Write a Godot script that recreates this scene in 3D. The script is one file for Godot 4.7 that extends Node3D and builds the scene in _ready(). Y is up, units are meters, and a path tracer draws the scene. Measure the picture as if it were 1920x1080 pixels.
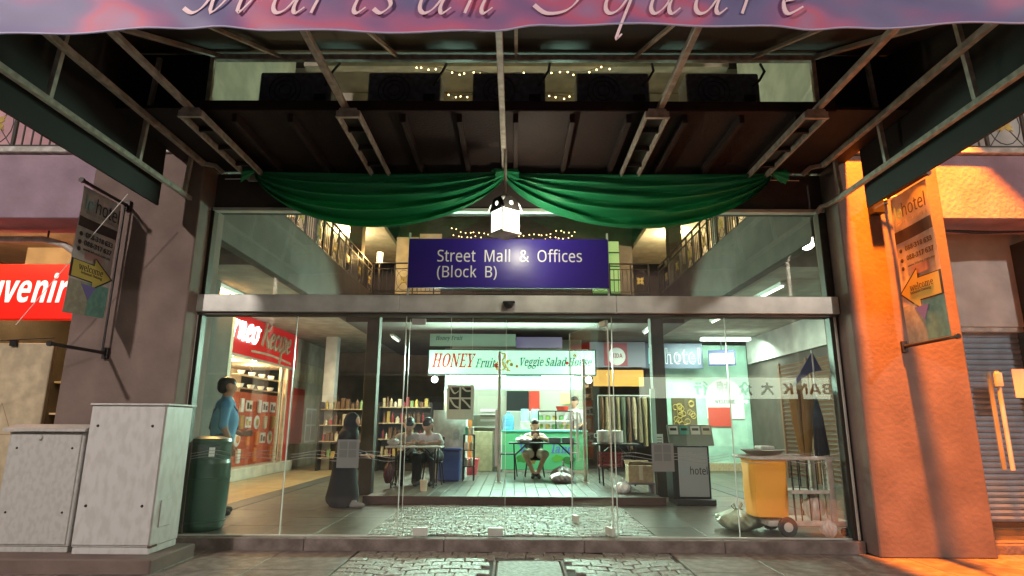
extends Node3D

var used := {}
var M := {}
var rng := RandomNumberGenerator.new()
var sans: FontFile
var fonts := {}

# ------------------------------------------------------------------ helpers
func numbered(n: String) -> String:
	if not used.has(n):
		used[n] = 0
		return n
	used[n] += 1
	return "%s_%03d" % [n, used[n]]

func lin(r: float, g: float, b: float, a := 1.0) -> Color:
	var c := Color(r, g, b).linear_to_srgb()
	c.a = a
	return c

func thing(called: String, label: String, category: String, at := Vector3.ZERO, turn := 0.0, group := "") -> Node3D:
	var o := Node3D.new()
	o.name = numbered(called)
	add_child(o)
	o.position = at
	o.rotation.y = turn
	o.set_meta("label", label)
	o.set_meta("category", category)
	if group:
		o.set_meta("group", group)
	return o

func structure(called: String) -> Node3D:
	var o := Node3D.new()
	o.name = numbered(called)
	add_child(o)
	o.set_meta("kind", "structure")
	return o

func copy_of(src: Node3D, at: Vector3, turn: float, label: String) -> Node3D:
	var c: Node3D = src.duplicate()
	var base := String(src.name)
	if base.length() > 4 and base.substr(base.length() - 4, 1) == "_" and base.substr(base.length() - 3).is_valid_int():
		base = base.substr(0, base.length() - 4)
	c.name = numbered(base)
	add_child(c)
	c.position = at
	c.rotation.y = turn
	c.set_meta("label", label)
	return c

func mb() -> SurfaceTool:
	var st := SurfaceTool.new()
	st.begin(Mesh.PRIMITIVE_TRIANGLES)
	return st

func vert(st: SurfaceTool, p: Vector3, n: Vector3, uv := Vector2.ZERO):
	st.set_normal(n)
	st.set_uv(uv)
	st.add_vertex(p)

func tri(st: SurfaceTool, a: Vector3, b: Vector3, c: Vector3, n := Vector3.ZERO):
	var g := (b - a).cross(c - a)
	if n == Vector3.ZERO:
		n = g.normalized()
	if g.dot(n) > 0:
		vert(st, a, n); vert(st, c, n); vert(st, b, n)
	else:
		vert(st, a, n); vert(st, b, n); vert(st, c, n)

func quad(st: SurfaceTool, a: Vector3, b: Vector3, c: Vector3, d: Vector3, n := Vector3.ZERO):
	# a b c d run round the quad; uv is (0,1) (1,1) (1,0) (0,0)
	var g := (b - a).cross(c - a) + (c - a).cross(d - a)
	if n == Vector3.ZERO:
		n = g.normalized()
	var P := [a, b, c, d]
	var U := [Vector2(0, 1), Vector2(1, 1), Vector2(1, 0), Vector2(0, 0)]
	var order := [0, 2, 1, 0, 3, 2] if g.dot(n) > 0 else [0, 1, 2, 0, 2, 3]
	for k in order:
		vert(st, P[k], n, U[k])

func squad(st: SurfaceTool, P: Array, N: Array, U := []):
	var g: Vector3 = (P[1] - P[0]).cross(P[2] - P[0]) + (P[2] - P[0]).cross(P[3] - P[0])
	var order := [0, 2, 1, 0, 3, 2] if g.dot(N[0] + N[1] + N[2] + N[3]) > 0 else [0, 1, 2, 0, 2, 3]
	for k in order:
		vert(st, P[k], N[k], U[k] if U.size() else Vector2.ZERO)

# chamfered box; bevel 0 gives a plain one
func bx(st: SurfaceTool, lo: Vector3, hi: Vector3, bev := 0.0, x := Transform3D.IDENTITY):
	var c := (lo + hi) / 2
	var h := (hi - lo) / 2
	bev = minf(bev, minf(h.x, minf(h.y, h.z)) * 0.9)
	var g := h - Vector3.ONE * bev
	for ax in 3:
		for s in [-1.0, 1.0]:
			var n := Vector3.ZERO; n[ax] = s
			var u := (ax + 1) % 3
			var v := (ax + 2) % 3
			var P := []
			for q in [[-1, -1], [1, -1], [1, 1], [-1, 1]]:
				var p := Vector3.ZERO
				p[ax] = s * h[ax]; p[u] = q[0] * g[u]; p[v] = q[1] * g[v]
				P.append(x * (c + p))
			quad(st, P[0], P[1], P[2], P[3], x.basis * n)
	if bev <= 0.0:
		return
	for ax in 3:
		var u := (ax + 1) % 3
		var v := (ax + 2) % 3
		for su in [-1.0, 1.0]:
			for sv in [-1.0, 1.0]:
				var P := []
				for q in [[-1.0, 0], [1.0, 0], [1.0, 1], [-1.0, 1]]:
					var p := Vector3.ZERO
					p[ax] = q[0] * g[ax]
					p[u] = su * (h[u] if q[1] == 0 else g[u])
					p[v] = sv * (g[v] if q[1] == 0 else h[v])
					P.append(x * (c + p))
				var n := Vector3.ZERO; n[u] = su; n[v] = sv
				quad(st, P[0], P[1], P[2], P[3], (x.basis * n).normalized())
	for sx in [-1.0, 1.0]:
		for sy in [-1.0, 1.0]:
			for sz in [-1.0, 1.0]:
				var s := Vector3(sx, sy, sz)
				tri(st, x * (c + Vector3(sx * h.x, sy * g.y, sz * g.z)), x * (c + Vector3(sx * g.x, sy * h.y, sz * g.z)), x * (c + Vector3(sx * g.x, sy * g.y, sz * h.z)), (x.basis * s).normalized())

func tube(st: SurfaceTool, pts: Array, r: float, sides := 8, r2 := -1.0, caps := true):
	if r2 < 0: r2 = r
	var rings := []
	var norms := []
	var side := Vector3.ZERO
	for i in pts.size():
		var d: Vector3 = (pts[mini(i + 1, pts.size() - 1)] - pts[maxi(i - 1, 0)]).normalized()
		if side == Vector3.ZERO:
			side = d.cross(Vector3.UP if absf(d.y) < 0.9 else Vector3.RIGHT).normalized()
		else:
			side = (side - d * side.dot(d)).normalized()
		var up := side.cross(d)
		var rr := lerpf(r, r2, float(i) / maxf(1, pts.size() - 1))
		var ring := []
		var nn := []
		for k in sides:
			var a := TAU * (k + 0.5) / sides
			var n := side * cos(a) + up * sin(a)
			ring.append(pts[i] + n * rr)
			nn.append(n)
		rings.append(ring); norms.append(nn)
	for i in pts.size() - 1:
		for k in sides:
			var j := (k + 1) % sides
			if sides <= 4:
				quad(st, rings[i][k], rings[i][j], rings[i + 1][j], rings[i + 1][k], (norms[i][k] + norms[i][j]).normalized())
			else:
				squad(st, [rings[i][k], rings[i][j], rings[i + 1][j], rings[i + 1][k]], [norms[i][k], norms[i][j], norms[i + 1][j], norms[i + 1][k]])
	if caps:
		for e in [0, pts.size() - 1]:
			var d: Vector3 = (pts[1] - pts[0]) if e == 0 else (pts[e] - pts[e - 1])
			var n: Vector3 = d.normalized() * (-1.0 if e == 0 else 1.0)
			for k in sides:
				tri(st, pts[e], rings[e][k], rings[e][(k + 1) % sides], n)

func rod(st: SurfaceTool, a: Vector3, b: Vector3, r: float, sides := 8):
	tube(st, [a, b], r, sides)

# profile: [radius, height] pairs bottom to top
func lathe(st: SurfaceTool, at: Vector3, prof: Array, n := 20, x := Basis.IDENTITY):
	for i in prof.size() - 1:
		var d := Vector2(prof[i + 1][0] - prof[i][0], prof[i + 1][1] - prof[i][1])
		if d.length() < 1e-6: continue
		var nn := Vector2(d.y, -d.x).normalized()
		for k in n:
			var P := []
			var N := []
			for q in [[0, k], [0, k + 1], [1, k + 1], [1, k]]:
				var a: float = TAU * q[1] / n
				var e = prof[i + q[0]]
				P.append(at + x * Vector3(cos(a) * e[0], e[1], sin(a) * e[0]))
				N.append(x * Vector3(cos(a) * nn.x, nn.y, sin(a) * nn.x))
			squad(st, P, N)

# polygon in a plane pushed out along "out"
func prism(st: SurfaceTool, poly: PackedVector2Array, o: Vector3, ux: Vector3, uy: Vector3, out: Vector3):
	var idx := Geometry2D.triangulate_polygon(poly)
	var n := out.normalized()
	var P := []
	for p in poly: P.append(o + ux * p.x + uy * p.y)
	for i in range(0, idx.size(), 3):
		tri(st, P[idx[i]] + out, P[idx[i + 1]] + out, P[idx[i + 2]] + out, n)
		tri(st, P[idx[i]], P[idx[i + 1]], P[idx[i + 2]], -n)
	var mid := Vector3.ZERO
	for p in P: mid += p / P.size()
	var area := 0.0
	for i in poly.size():
		area += poly[i].cross(poly[(i + 1) % poly.size()])
	for i in poly.size():
		var j := (i + 1) % poly.size()
		var e := (poly[j] - poly[i])
		var m2 := Vector2(e.y, -e.x).normalized() * signf(area)
		quad(st, P[i], P[j], P[j] + out, P[i] + out, (ux * m2.x + uy * m2.y).normalized())

func grid(st: SurfaceTool, f: Callable, nu: int, nv: int):
	var P := []
	for i in nu + 1:
		var row := []
		for j in nv + 1:
			row.append(f.call(float(i) / nu, float(j) / nv))
		P.append(row)
	var nrm := func(i: int, j: int) -> Vector3:
		var a: Vector3 = P[mini(i + 1, nu)][j] - P[maxi(i - 1, 0)][j]
		var b: Vector3 = P[i][mini(j + 1, nv)] - P[i][maxi(j - 1, 0)]
		return a.cross(b).normalized()
	var N := []
	for i in nu + 1:
		var row := []
		for j in nv + 1: row.append(nrm.call(i, j))
		N.append(row)
	for i in nu:
		for j in nv:
			var q := [[i, j], [i + 1, j], [i + 1, j + 1], [i, j + 1]]
			var PP := []; var NN := []; var UU := []
			for k in q:
				PP.append(P[k[0]][k[1]]); NN.append(N[k[0]][k[1]]); UU.append(Vector2(float(k[0]) / nu, float(k[1]) / nv))
			squad(st, PP, NN, UU)

func obj(called: String, st: SurfaceTool, m: Material, parent: Node3D = self, at := Vector3.ZERO) -> MeshInstance3D:
	var o := MeshInstance3D.new()
	o.mesh = st.commit()
	o.material_override = null
	if o.mesh.get_surface_count():
		o.mesh.surface_set_material(0, m)
	o.name = numbered(called) if parent == self else called
	parent.add_child(o, true)
	o.position = at
	return o

func inst(called: String, mesh: Mesh, m: Material, parent: Node3D, x: Transform3D) -> MeshInstance3D:
	var o := MeshInstance3D.new()
	o.mesh = mesh
	o.set_surface_override_material(0, m)
	o.name = called
	parent.add_child(o, true)
	o.transform = x
	return o

func box(called: String, lo: Vector3, hi: Vector3, m: Material, parent: Node3D, bev := 0.006) -> MeshInstance3D:
	var st := mb()
	var c := (lo + hi) / 2
	bx(st, lo - c, hi - c, bev)
	return obj(called, st, m, parent, c)

func tag(o: Node3D, label: String, category: String, group := ""):
	o.set_meta("label", label)
	o.set_meta("category", category)
	if group: o.set_meta("group", group)

func font(f: String) -> Font:
	if not fonts.has(f):
		var s := SystemFont.new()
		s.font_names = PackedStringArray([f.split(":")[0]])
		if f.ends_with("bold"): s.font_weight = 700
		fonts[f] = s
	return fonts[f]

# flat lettering fitted to a width and height; faces +z of its parent
func text(parent: Node3D, called: String, s: String, f: String, center: Vector3, w: float, h: float, m: Material, shear := 0.0, depth := 0.004, turn := Basis.IDENTITY) -> MeshInstance3D:
	var t := TextMesh.new()
	t.text = s
	t.font = font(f)
	t.font_size = 48
	t.pixel_size = 0.01
	t.depth = 0.1
	t.curve_step = 2.0
	t.horizontal_alignment = HORIZONTAL_ALIGNMENT_CENTER
	t.vertical_alignment = VERTICAL_ALIGNMENT_CENTER
	var arr := ArrayMesh.new()
	for k in t.get_surface_count():
		arr.add_surface_from_arrays(Mesh.PRIMITIVE_TRIANGLES, t.surface_get_arrays(k))
		arr.surface_set_material(k, m)
	var bb := arr.get_aabb()
	var sx := w / bb.size.x
	var sy := h / bb.size.y
	var o := MeshInstance3D.new()
	o.mesh = arr
	o.name = called
	parent.add_child(o, true)
	var B := Basis(Vector3(sx, 0, 0), Vector3(shear * sy, sy, 0), Vector3(0, 0, depth / 0.1))
	var c := bb.get_center()
	o.transform = Transform3D(turn, center) * Transform3D(B, -(B * c))
	return o

func smooth_line(pts: Array, per := 7) -> Array:
	var out := []
	for i in pts.size() - 1:
		var a: Vector2 = pts[maxi(i - 1, 0)]
		var b: Vector2 = pts[i]
		var c: Vector2 = pts[i + 1]
		var d: Vector2 = pts[mini(i + 2, pts.size() - 1)]
		for k in per:
			out.append(b.cubic_interpolate(c, a, d, float(k) / per))
	out.append(pts[-1])
	return out

# pen stroke as a thin raised ribbon in the xy plane
func stroke(st: SurfaceTool, pts: Array, w: float, nib := 0.7, thin := 0.35, depth := 0.006):
	var L := []
	var R := []
	for i in pts.size():
		var d: Vector2 = (pts[mini(i + 1, pts.size() - 1)] - pts[maxi(i - 1, 0)]).normalized()
		var ww := w * (thin + (1.0 - thin) * absf(sin(d.angle() - nib))) * 0.5
		var n := Vector2(-d.y, d.x) * ww
		L.append(pts[i] + n); R.append(pts[i] - n)
	var z := Vector3(0, 0, depth)
	for i in pts.size() - 1:
		var a := Vector3(L[i].x, L[i].y, 0); var b := Vector3(L[i + 1].x, L[i + 1].y, 0)
		var c := Vector3(R[i + 1].x, R[i + 1].y, 0); var e := Vector3(R[i].x, R[i].y, 0)
		quad(st, a + z, b + z, c + z, e + z, Vector3.BACK)
		quad(st, a, b, b + z, a + z)
		quad(st, e, c, c + z, e + z)

const GLYPH := {
	"a": [[1.15], [.75, .85, .45, 1., .1, .6, .1, .2, .3, 0., .55, .2, .8, .95], [.8, .98, .72, .25, .85, 0., 1.05, .2]],
	"r": [[.8], [.02, .7, .18, .95, .14, 0.], [.18, .5, .42, .95, .65, .88]],
	"i": [[.6], [.02, .7, .18, .95, .15, .2, .3, 0., .5, .2]],
	"s": [[.75], [.62, .85, .4, 1., .2, .8, .35, .55, .5, .25, .3, 0., .03, .15]],
	"n": [[1.0], [0., .7, .15, .95, .12, 0.], [.14, .5, .4, .97, .6, .85, .57, .2, .7, 0., .9, .2]],
	"q": [[1.1], [.75, .85, .45, 1., .1, .6, .1, .2, .3, 0., .55, .2, .8, .95], [.82, .98, .72, -.75, .85, -.7]],
	"u": [[1.1], [0., .7, .12, .95, .1, .25, .3, 0., .55, .3, .7, .95], [.7, .95, .65, .25, .8, 0., 1., .2]],
	"e": [[.8], [.1, .45, .55, .6, .5, .98, .2, .85, .08, .4, .3, 0., .7, .25]],
	"o": [[.95], [.5, 1., .15, .8, .1, .25, .4, 0., .7, .3, .68, .8, .48, 1., .7, .82, .95, .9]],
	"c": [[.8], [.6, .8, .4, 1., .12, .65, .15, .15, .4, 0., .75, .3]],
	"p": [[.9], [.05, .8, .2, 1., 0., -.9], [.15, .6, .45, 1., .7, .7, .6, .15, .35, 0., .1, .2]],
	"W": [[2.5], [-.5, .15, -.15, 0., .1, .4, .2, 1.7, .0, 2., -.3, 1.6], [.15, 1.9, .35, 0., 1.05, 1.6], [1.05, 1.6, 1.15, 0., 1.9, 1.85, 2.3, 2.]],
	"S": [[1.7], [1.5, 1.7, 1., 2., .55, 1.65, .85, 1.15, 1.25, .65, 1., .12, .4, 0., -.1, .3]],
	"B": [[1.3], [.1, 0., .35, 2.], [0., 1.7, .5, 2.05, 1.05, 1.8, .9, 1.2, .4, 1.05, 1.1, .9, 1.05, .2, .5, -.05, .05, .2]],
	"R": [[1.25], [.1, 0., .4, 2.], [0., 1.6, .55, 2.05, 1.05, 1.75, .85, 1.2, .4, 1., .7, .5, 1.15, 0.]],
	" ": [[.6]],
}

func glyph(st: SurfaceTool, ch: String, o: Vector2, size: float, w: float, shear: float, thin := 0.35, depth := 0.006) -> float:
	var g: Array = GLYPH[ch]
	for k in range(1, g.size()):
		var pts := []
		for i in range(0, g[k].size(), 2):
			pts.append(o + Vector2(g[k][i] + shear * g[k][i + 1], g[k][i + 1]) * size)
		stroke(st, smooth_line(pts), w, 0.75, thin, depth)
	return g[0][0] * size

# ------------------------------------------------------------------ materials
func noise_tex(freq: float, lo: Color, hi: Color, octaves := 4, type := FastNoiseLite.TYPE_SIMPLEX_SMOOTH, size := 512, seed_ := 1) -> NoiseTexture2D:
	var n := FastNoiseLite.new()
	n.noise_type = type
	n.frequency = freq
	n.fractal_octaves = octaves
	n.seed = seed_
	var t := NoiseTexture2D.new()
	t.width = size; t.height = size
	t.seamless = true
	t.noise = n
	var g := Gradient.new()
	g.offsets = PackedFloat32Array([0.15, 0.85])
	g.colors = PackedColorArray([lo, hi])
	t.color_ramp = g
	return t

func bump_tex(freq: float, octaves := 4, size := 512, seed_ := 3) -> NoiseTexture2D:
	var n := FastNoiseLite.new()
	n.frequency = freq
	n.fractal_octaves = octaves
	n.seed = seed_
	var t := NoiseTexture2D.new()
	t.width = size; t.height = size
	t.seamless = true
	t.noise = n
	return t

var T := {}

func pm(c: Color, rough: float, tex := "", scale := 1.0, bump := "", bump_cm := 0.0, metal := 0.0) -> StandardMaterial3D:
	var m := StandardMaterial3D.new()
	m.albedo_color = c
	m.roughness = rough
	m.metallic = metal
	if tex:
		m.albedo_texture = T[tex]
	if bump:
		m.heightmap_enabled = true
		m.heightmap_texture = T[bump]
		m.heightmap_scale = bump_cm
	if tex or bump:
		m.uv1_triplanar = true
		m.uv1_world_triplanar = true
		m.uv1_scale = Vector3.ONE * scale
	return m

func glow(c: Color, e: float) -> StandardMaterial3D:
	var m := StandardMaterial3D.new()
	m.albedo_color = Color(0.8, 0.8, 0.8)
	m.emission_enabled = true
	m.emission = c
	m.emission_energy_multiplier = e
	m.roughness = 0.4
	return m

func omni(parent: Node3D, at: Vector3, c: Color, e: float, size := 0.08) -> OmniLight3D:
	var l := OmniLight3D.new()
	l.name = "lamp_light"
	l.light_color = c
	l.light_energy = e
	l.light_size = size
	l.omni_range = 40
	l.omni_attenuation = 2.0
	l.shadow_enabled = true
	parent.add_child(l, true)
	l.position = at
	return l

func area(parent: Node3D, at: Vector3, towards: Vector3, w: float, h: float, c: Color, e: float) -> AreaLight3D:
	var l := AreaLight3D.new()
	l.name = "panel_light"
	l.light_color = c
	l.light_energy = e
	l.area_size = Vector2(w, h)
	l.shadow_enabled = true
	parent.add_child(l, true)
	l.position = at
	var z := -towards.normalized()
	var up := Vector3.UP if absf(z.y) < 0.95 else Vector3.FORWARD
	var x := up.cross(z).normalized()
	l.basis = Basis(x, z.cross(x), z)
	return l

func materials():
	T.patch = noise_tex(0.006, Color(0.87, 0.87, 0.87), Color(1, 1, 1), 5)
	T.stain = noise_tex(0.012, Color(0.76, 0.75, 0.73), Color(1, 1, 1), 5, FastNoiseLite.TYPE_SIMPLEX_SMOOTH, 512, 7)
	T.grain = noise_tex(0.05, Color(0.78, 0.78, 0.78), Color(1, 1, 1), 3, FastNoiseLite.TYPE_SIMPLEX_SMOOTH, 512, 9)
	T.dirt = noise_tex(0.012, Color(0.945, 0.94, 0.93), Color(1, 1, 1), 6, FastNoiseLite.TYPE_SIMPLEX_SMOOTH, 1024, 31)
	T.dirt.color_ramp.offsets = PackedFloat32Array([0.25, 0.6])
	T.fine = bump_tex(0.06, 4)
	T.coarse = bump_tex(0.02, 4, 512, 5)
	var dye := noise_tex(0.006, Color.BLACK, Color.WHITE, 3, FastNoiseLite.TYPE_SIMPLEX_SMOOTH, 1024, 21)
	dye.color_ramp.offsets = PackedFloat32Array([0.0, 0.3, 0.42, 0.52, 0.62, 0.75, 1.0])
	dye.color_ramp.colors = PackedColorArray([Color(0.36, 0.33, 0.48), Color(0.43, 0.40, 0.57), Color(0.52, 0.38, 0.55), Color(0.64, 0.39, 0.55), Color(0.74, 0.37, 0.49), Color(0.62, 0.47, 0.62), Color(0.52, 0.46, 0.64)])
	T.dye = dye
	M.plaster = pm(lin(.20, .145, .125), .85, "patch", .5, "fine", .2)
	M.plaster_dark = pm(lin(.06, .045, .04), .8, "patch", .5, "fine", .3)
	M.mauve = pm(lin(.36, .265, .33), .85, "patch", .5, "fine", .5)
	M.brown_wall = pm(lin(.085, .068, .054), .8, "patch", .6, "fine", .2)
	M.cream_wall = pm(lin(.55, .50, .40), .8, "patch", .6, "fine", .2)
	M.white_wall = pm(lin(.62, .60, .57), .7, "patch", .5, "fine", .15)
	M.pink_wall = pm(lin(.70, .42, .46), .8, "patch", .6)
	M.mint_wall = pm(lin(.42, .66, .54), .7, "patch", .6)
	M.ceiling = pm(lin(.42, .38, .31), .85, "patch", .6)
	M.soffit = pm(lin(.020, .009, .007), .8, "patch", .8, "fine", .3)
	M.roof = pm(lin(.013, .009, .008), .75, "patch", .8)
	M.steel = pm(lin(.46, .43, .37), .5, "stain", 1.2)
	M.alu = pm(lin(.60, .61, .56), .36, "patch", .8, "", 0, .15)
	M.alu_dark = pm(lin(.045, .04, .034), .45, "patch", 1.0, "", 0, .4)
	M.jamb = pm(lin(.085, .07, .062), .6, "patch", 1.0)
	M.black = pm(lin(.015, .015, .017), .4)
	M.black_plastic = pm(lin(.02, .02, .022), .3)
	M.dark_metal = pm(lin(.04, .036, .034), .4, "grain", 3, "", 0, .4)
	M.rail = pm(lin(.045, .04, .035), .45)
	M.gold = pm(lin(.62, .46, .14), .35, "", 1, "", 0, .6)
	M.white = pm(lin(.75, .75, .73), .45)
	M.white_paint = pm(lin(.66, .65, .61), .5, "stain", 1.0)
	M.cream = pm(lin(.66, .58, .42), .6, "patch", 1)
	M.cabinet = pm(lin(.56, .56, .55), .5, "dirt", .6)
	M.cabinet.uv1_scale = Vector3(.8, .35, .8)
	M.cabinet_old = pm(lin(.48, .48, .46), .55, "dirt", .9)
	M.cabinet_old.uv1_scale = Vector3(1.4, .8, 1.4)
	M.concrete = pm(lin(.23, .185, .17), .8, "stain", .7, "fine", .4)
	M.slab = [pm(lin(.24, .195, .18), .6, "stain", .9, "fine", .25), pm(lin(.205, .168, .16), .62, "stain", .8, "fine", .25), pm(lin(.27, .215, .19), .6, "stain", 1.1, "fine", .25)]
	M.cobble = [pm(lin(.30, .27, .24), .45, "stain", 2.2, "coarse", .9), pm(lin(.25, .225, .20), .5, "stain", 2.5, "coarse", .9), pm(lin(.34, .31, .275), .42, "stain", 2.0, "coarse", .9)]
	M.setts = [pm(lin(.38, .39, .36), .22, "stain", 2.6, "coarse", 1.4), pm(lin(.27, .285, .26), .3, "stain", 3.0, "coarse", 1.4), pm(lin(.44, .45, .415), .2, "stain", 2.4, "coarse", 1.4)]
	M.joint = pm(lin(.07, .062, .055), .9)
	M.tile_in = [pm(lin(.10, .09, .072), .34, "stain", .8), pm(lin(.088, .08, .064), .36, "stain", .9), pm(lin(.115, .1, .08), .32, "stain", .7)]
	M.tile_warm = [pm(lin(.42, .29, .14), .3, "patch", .9), pm(lin(.38, .265, .13), .32, "patch", .8)]
	M.tile_dark = pm(lin(.06, .062, .058), .35, "patch", 1)
	M.plank = [pm(lin(.105, .095, .08), .42, "grain", 1.5), pm(lin(.085, .077, .066), .45, "grain", 1.7), pm(lin(.125, .112, .096), .42, "grain", 1.3)]
	M.timber = pm(lin(.075, .03, .022), .5, "grain", 2)
	M.green_cloth = pm(lin(.015, .30, .11), .55, "grain", 3)
	M.green_cloth.rim_enabled = true
	M.green_cloth.rim = .5
	M.green_cloth.rim_tint = .8
	M.green_cloth.backlight_enabled = true
	M.green_cloth.backlight = lin(.01, .12, .04)
	M.purple_sign = pm(lin(.035, .018, .26), .34)
	M.white_print = pm(lin(.85, .85, .88), .35)
	M.etch = pm(lin(.30, .31, .29), .6)
	M.banner = StandardMaterial3D.new()
	M.banner.albedo_texture = T.dye
	M.banner.uv1_scale = Vector3(1.1, .22, 1)
	M.banner.roughness = .55
	M.pink_print = pm(lin(.85, .62, .68), .5)
	M.red_sign = pm(lin(.62, .04, .02), .4)
	M.red = pm(lin(.30, .04, .05), .5)
	M.red_paint = pm(lin(.55, .05, .03), .5)
	M.poster_red = pm(lin(.66, .10, .03), .5, "patch", 2)
	M.orange = pm(lin(.75, .24, .05), .5)
	M.yellow_bag = pm(lin(.80, .36, .03), .6)
	M.bin_green = pm(lin(.007, .045, .024), .3, "patch", 3)
	M.blue_plastic = pm(lin(.05, .09, .33), .4)
	M.teal = pm(lin(.1, .45, .38), .4)
	M.cardboard = pm(lin(.45, .34, .2), .8, "patch", 4)
	M.broom = pm(lin(.42, .24, .07), .9, "grain", 6)
	M.rubber = pm(lin(.02, .02, .02), .8)
	M.navy = pm(lin(.02, .025, .09), .6)
	M.brown_wood = pm(lin(.18, .085, .04), .5, "grain", 2)
	M.shutter = pm(lin(.36, .48, .60), .4, "patch", 1, "", 0, .2)
	M.purple_lit = glow(Color(.38, .12, .7), .22)
	M.glass = StandardMaterial3D.new()
	M.glass.transparency = BaseMaterial3D.TRANSPARENCY_ALPHA
	M.glass.albedo_color = Color(.9, 1, .95, .004)
	M.glass.roughness = .0
	M.glass_edge = StandardMaterial3D.new()
	M.glass_edge.albedo_color = lin(.55, .62, .56)
	M.glass_edge.roughness = .2
	M.clear_plastic = StandardMaterial3D.new()
	M.clear_plastic.transparency = BaseMaterial3D.TRANSPARENCY_ALPHA
	M.clear_plastic.albedo_color = Color(.75, .9, .95, .35)
	M.clear_plastic.roughness = .1
	M.screen = glow(Color(.55, .75, .95), .9)
	M.body = StandardMaterial3D.new()
	M.body.vertex_color_use_as_albedo = true
	M.body.roughness = .8
	M.hair = pm(lin(.012, .01, .009), .45)

# ------------------------------------------------------------------ people
# bones: [a, b, ra, rb, colour index]; joined with a smooth minimum and meshed as surface nets
func net(st: SurfaceTool, bones: Array, colors: Array, h: float, k: float):
	var lo := Vector3.ONE * 1e9
	var hi := -lo
	for b in bones:
		var r: float = maxf(b[2], b[3]) + k + 2.5 * h
		for p in [b[0], b[1]]:
			lo = lo.min(p - Vector3.ONE * r); hi = hi.max(p + Vector3.ONE * r)
	var nx := int((hi.x - lo.x) / h) + 2
	var ny := int((hi.y - lo.y) / h) + 2
	var nz := int((hi.z - lo.z) / h) + 2
	var F := PackedFloat32Array(); F.resize(nx * ny * nz); F.fill(1.0)
	var D := PackedFloat32Array(); D.resize(nx * ny * nz); D.fill(9.0)
	var C := PackedByteArray(); C.resize(nx * ny * nz)
	for b in bones:
		var a: Vector3 = b[0]
		var ab: Vector3 = b[1] - b[0]
		var L: float = maxf(ab.length_squared(), 1e-9)
		var r: float = maxf(b[2], b[3]) + k + 2.2 * h
		var b0: Vector3 = (a.min(b[1]) - Vector3.ONE * r - lo) / h
		var b1: Vector3 = (a.max(b[1]) + Vector3.ONE * r - lo) / h
		for iz in range(maxi(0, int(b0.z)), mini(nz - 1, int(b1.z) + 1) + 1):
			for iy in range(maxi(0, int(b0.y)), mini(ny - 1, int(b1.y) + 1) + 1):
				var o := (iz * ny + iy) * nx
				for ix in range(maxi(0, int(b0.x)), mini(nx - 1, int(b1.x) + 1) + 1):
					var p := lo + Vector3(ix, iy, iz) * h - a
					var t := clampf(p.dot(ab) / L, 0.0, 1.0)
					var d: float = (p - ab * t).length() - lerpf(b[2], b[3], t)
					var f := F[o + ix]
					if d < D[o + ix]:
						D[o + ix] = d
						C[o + ix] = b[4]
					var m := maxf(k - absf(f - d), 0.0)
					F[o + ix] = minf(f, d) - m * m / (4.0 * k)
	var V := {}
	var pos := PackedVector3Array()
	var col := PackedColorArray()
	var off := [0, 1, nx, nx + 1, nx * ny, nx * ny + 1, nx * ny + nx, nx * ny + nx + 1]
	var edges := [[0, 1], [2, 3], [4, 5], [6, 7], [0, 2], [1, 3], [4, 6], [5, 7], [0, 4], [1, 5], [2, 6], [3, 7]]
	var cx := [Vector3(0, 0, 0), Vector3(1, 0, 0), Vector3(0, 1, 0), Vector3(1, 1, 0), Vector3(0, 0, 1), Vector3(1, 0, 1), Vector3(0, 1, 1), Vector3(1, 1, 1)]
	for iz in nz - 1:
		for iy in ny - 1:
			var o := (iz * ny + iy) * nx
			for ix in nx - 1:
				var f0 := F[o + ix]
				if f0 > 2.0 * h or f0 < -2.0 * h: continue
				var s := 0
				for q in 8:
					if F[o + ix + off[q]] < 0.0: s |= 1 << q
				if s == 0 or s == 255: continue
				var sum := Vector3.ZERO
				var n := 0
				for e in edges:
					var fa := F[o + ix + off[e[0]]]
					var fb := F[o + ix + off[e[1]]]
					if (fa < 0.0) != (fb < 0.0):
						sum += cx[e[0]].lerp(cx[e[1]], fa / (fa - fb)); n += 1
				V[o + ix] = pos.size()
				pos.append(lo + (Vector3(ix, iy, iz) + sum / n) * h)
				col.append(colors[C[o + ix]])
	var idx := PackedInt32Array()
	var dirs := [[1, nx, nx * ny], [nx, nx * ny, 1], [nx * ny, 1, nx]]
	for key in V:
		var s0 := F[key] < 0.0
		for d in dirs:
			if (F[key + d[0]] < 0.0) == s0: continue
			var q := [key, key - d[1], key - d[1] - d[2], key - d[2]]
			if not (V.has(q[1]) and V.has(q[2]) and V.has(q[3])): continue
			var w := [V[q[0]], V[q[1]], V[q[2]], V[q[3]]]
			if s0:
				idx.append_array([w[0], w[2], w[1], w[0], w[3], w[2]])
			else:
				idx.append_array([w[0], w[1], w[2], w[0], w[2], w[3]])
	var nr := PackedVector3Array(); nr.resize(pos.size())
	for i in range(0, idx.size(), 3):
		var n := (pos[idx[i + 2]] - pos[idx[i]]).cross(pos[idx[i + 1]] - pos[idx[i]])
		for q in 3: nr[idx[i + q]] += n
	for i in idx:
		st.set_normal(nr[i].normalized())
		st.set_color(col[i])
		st.add_vertex(pos[i])

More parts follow.
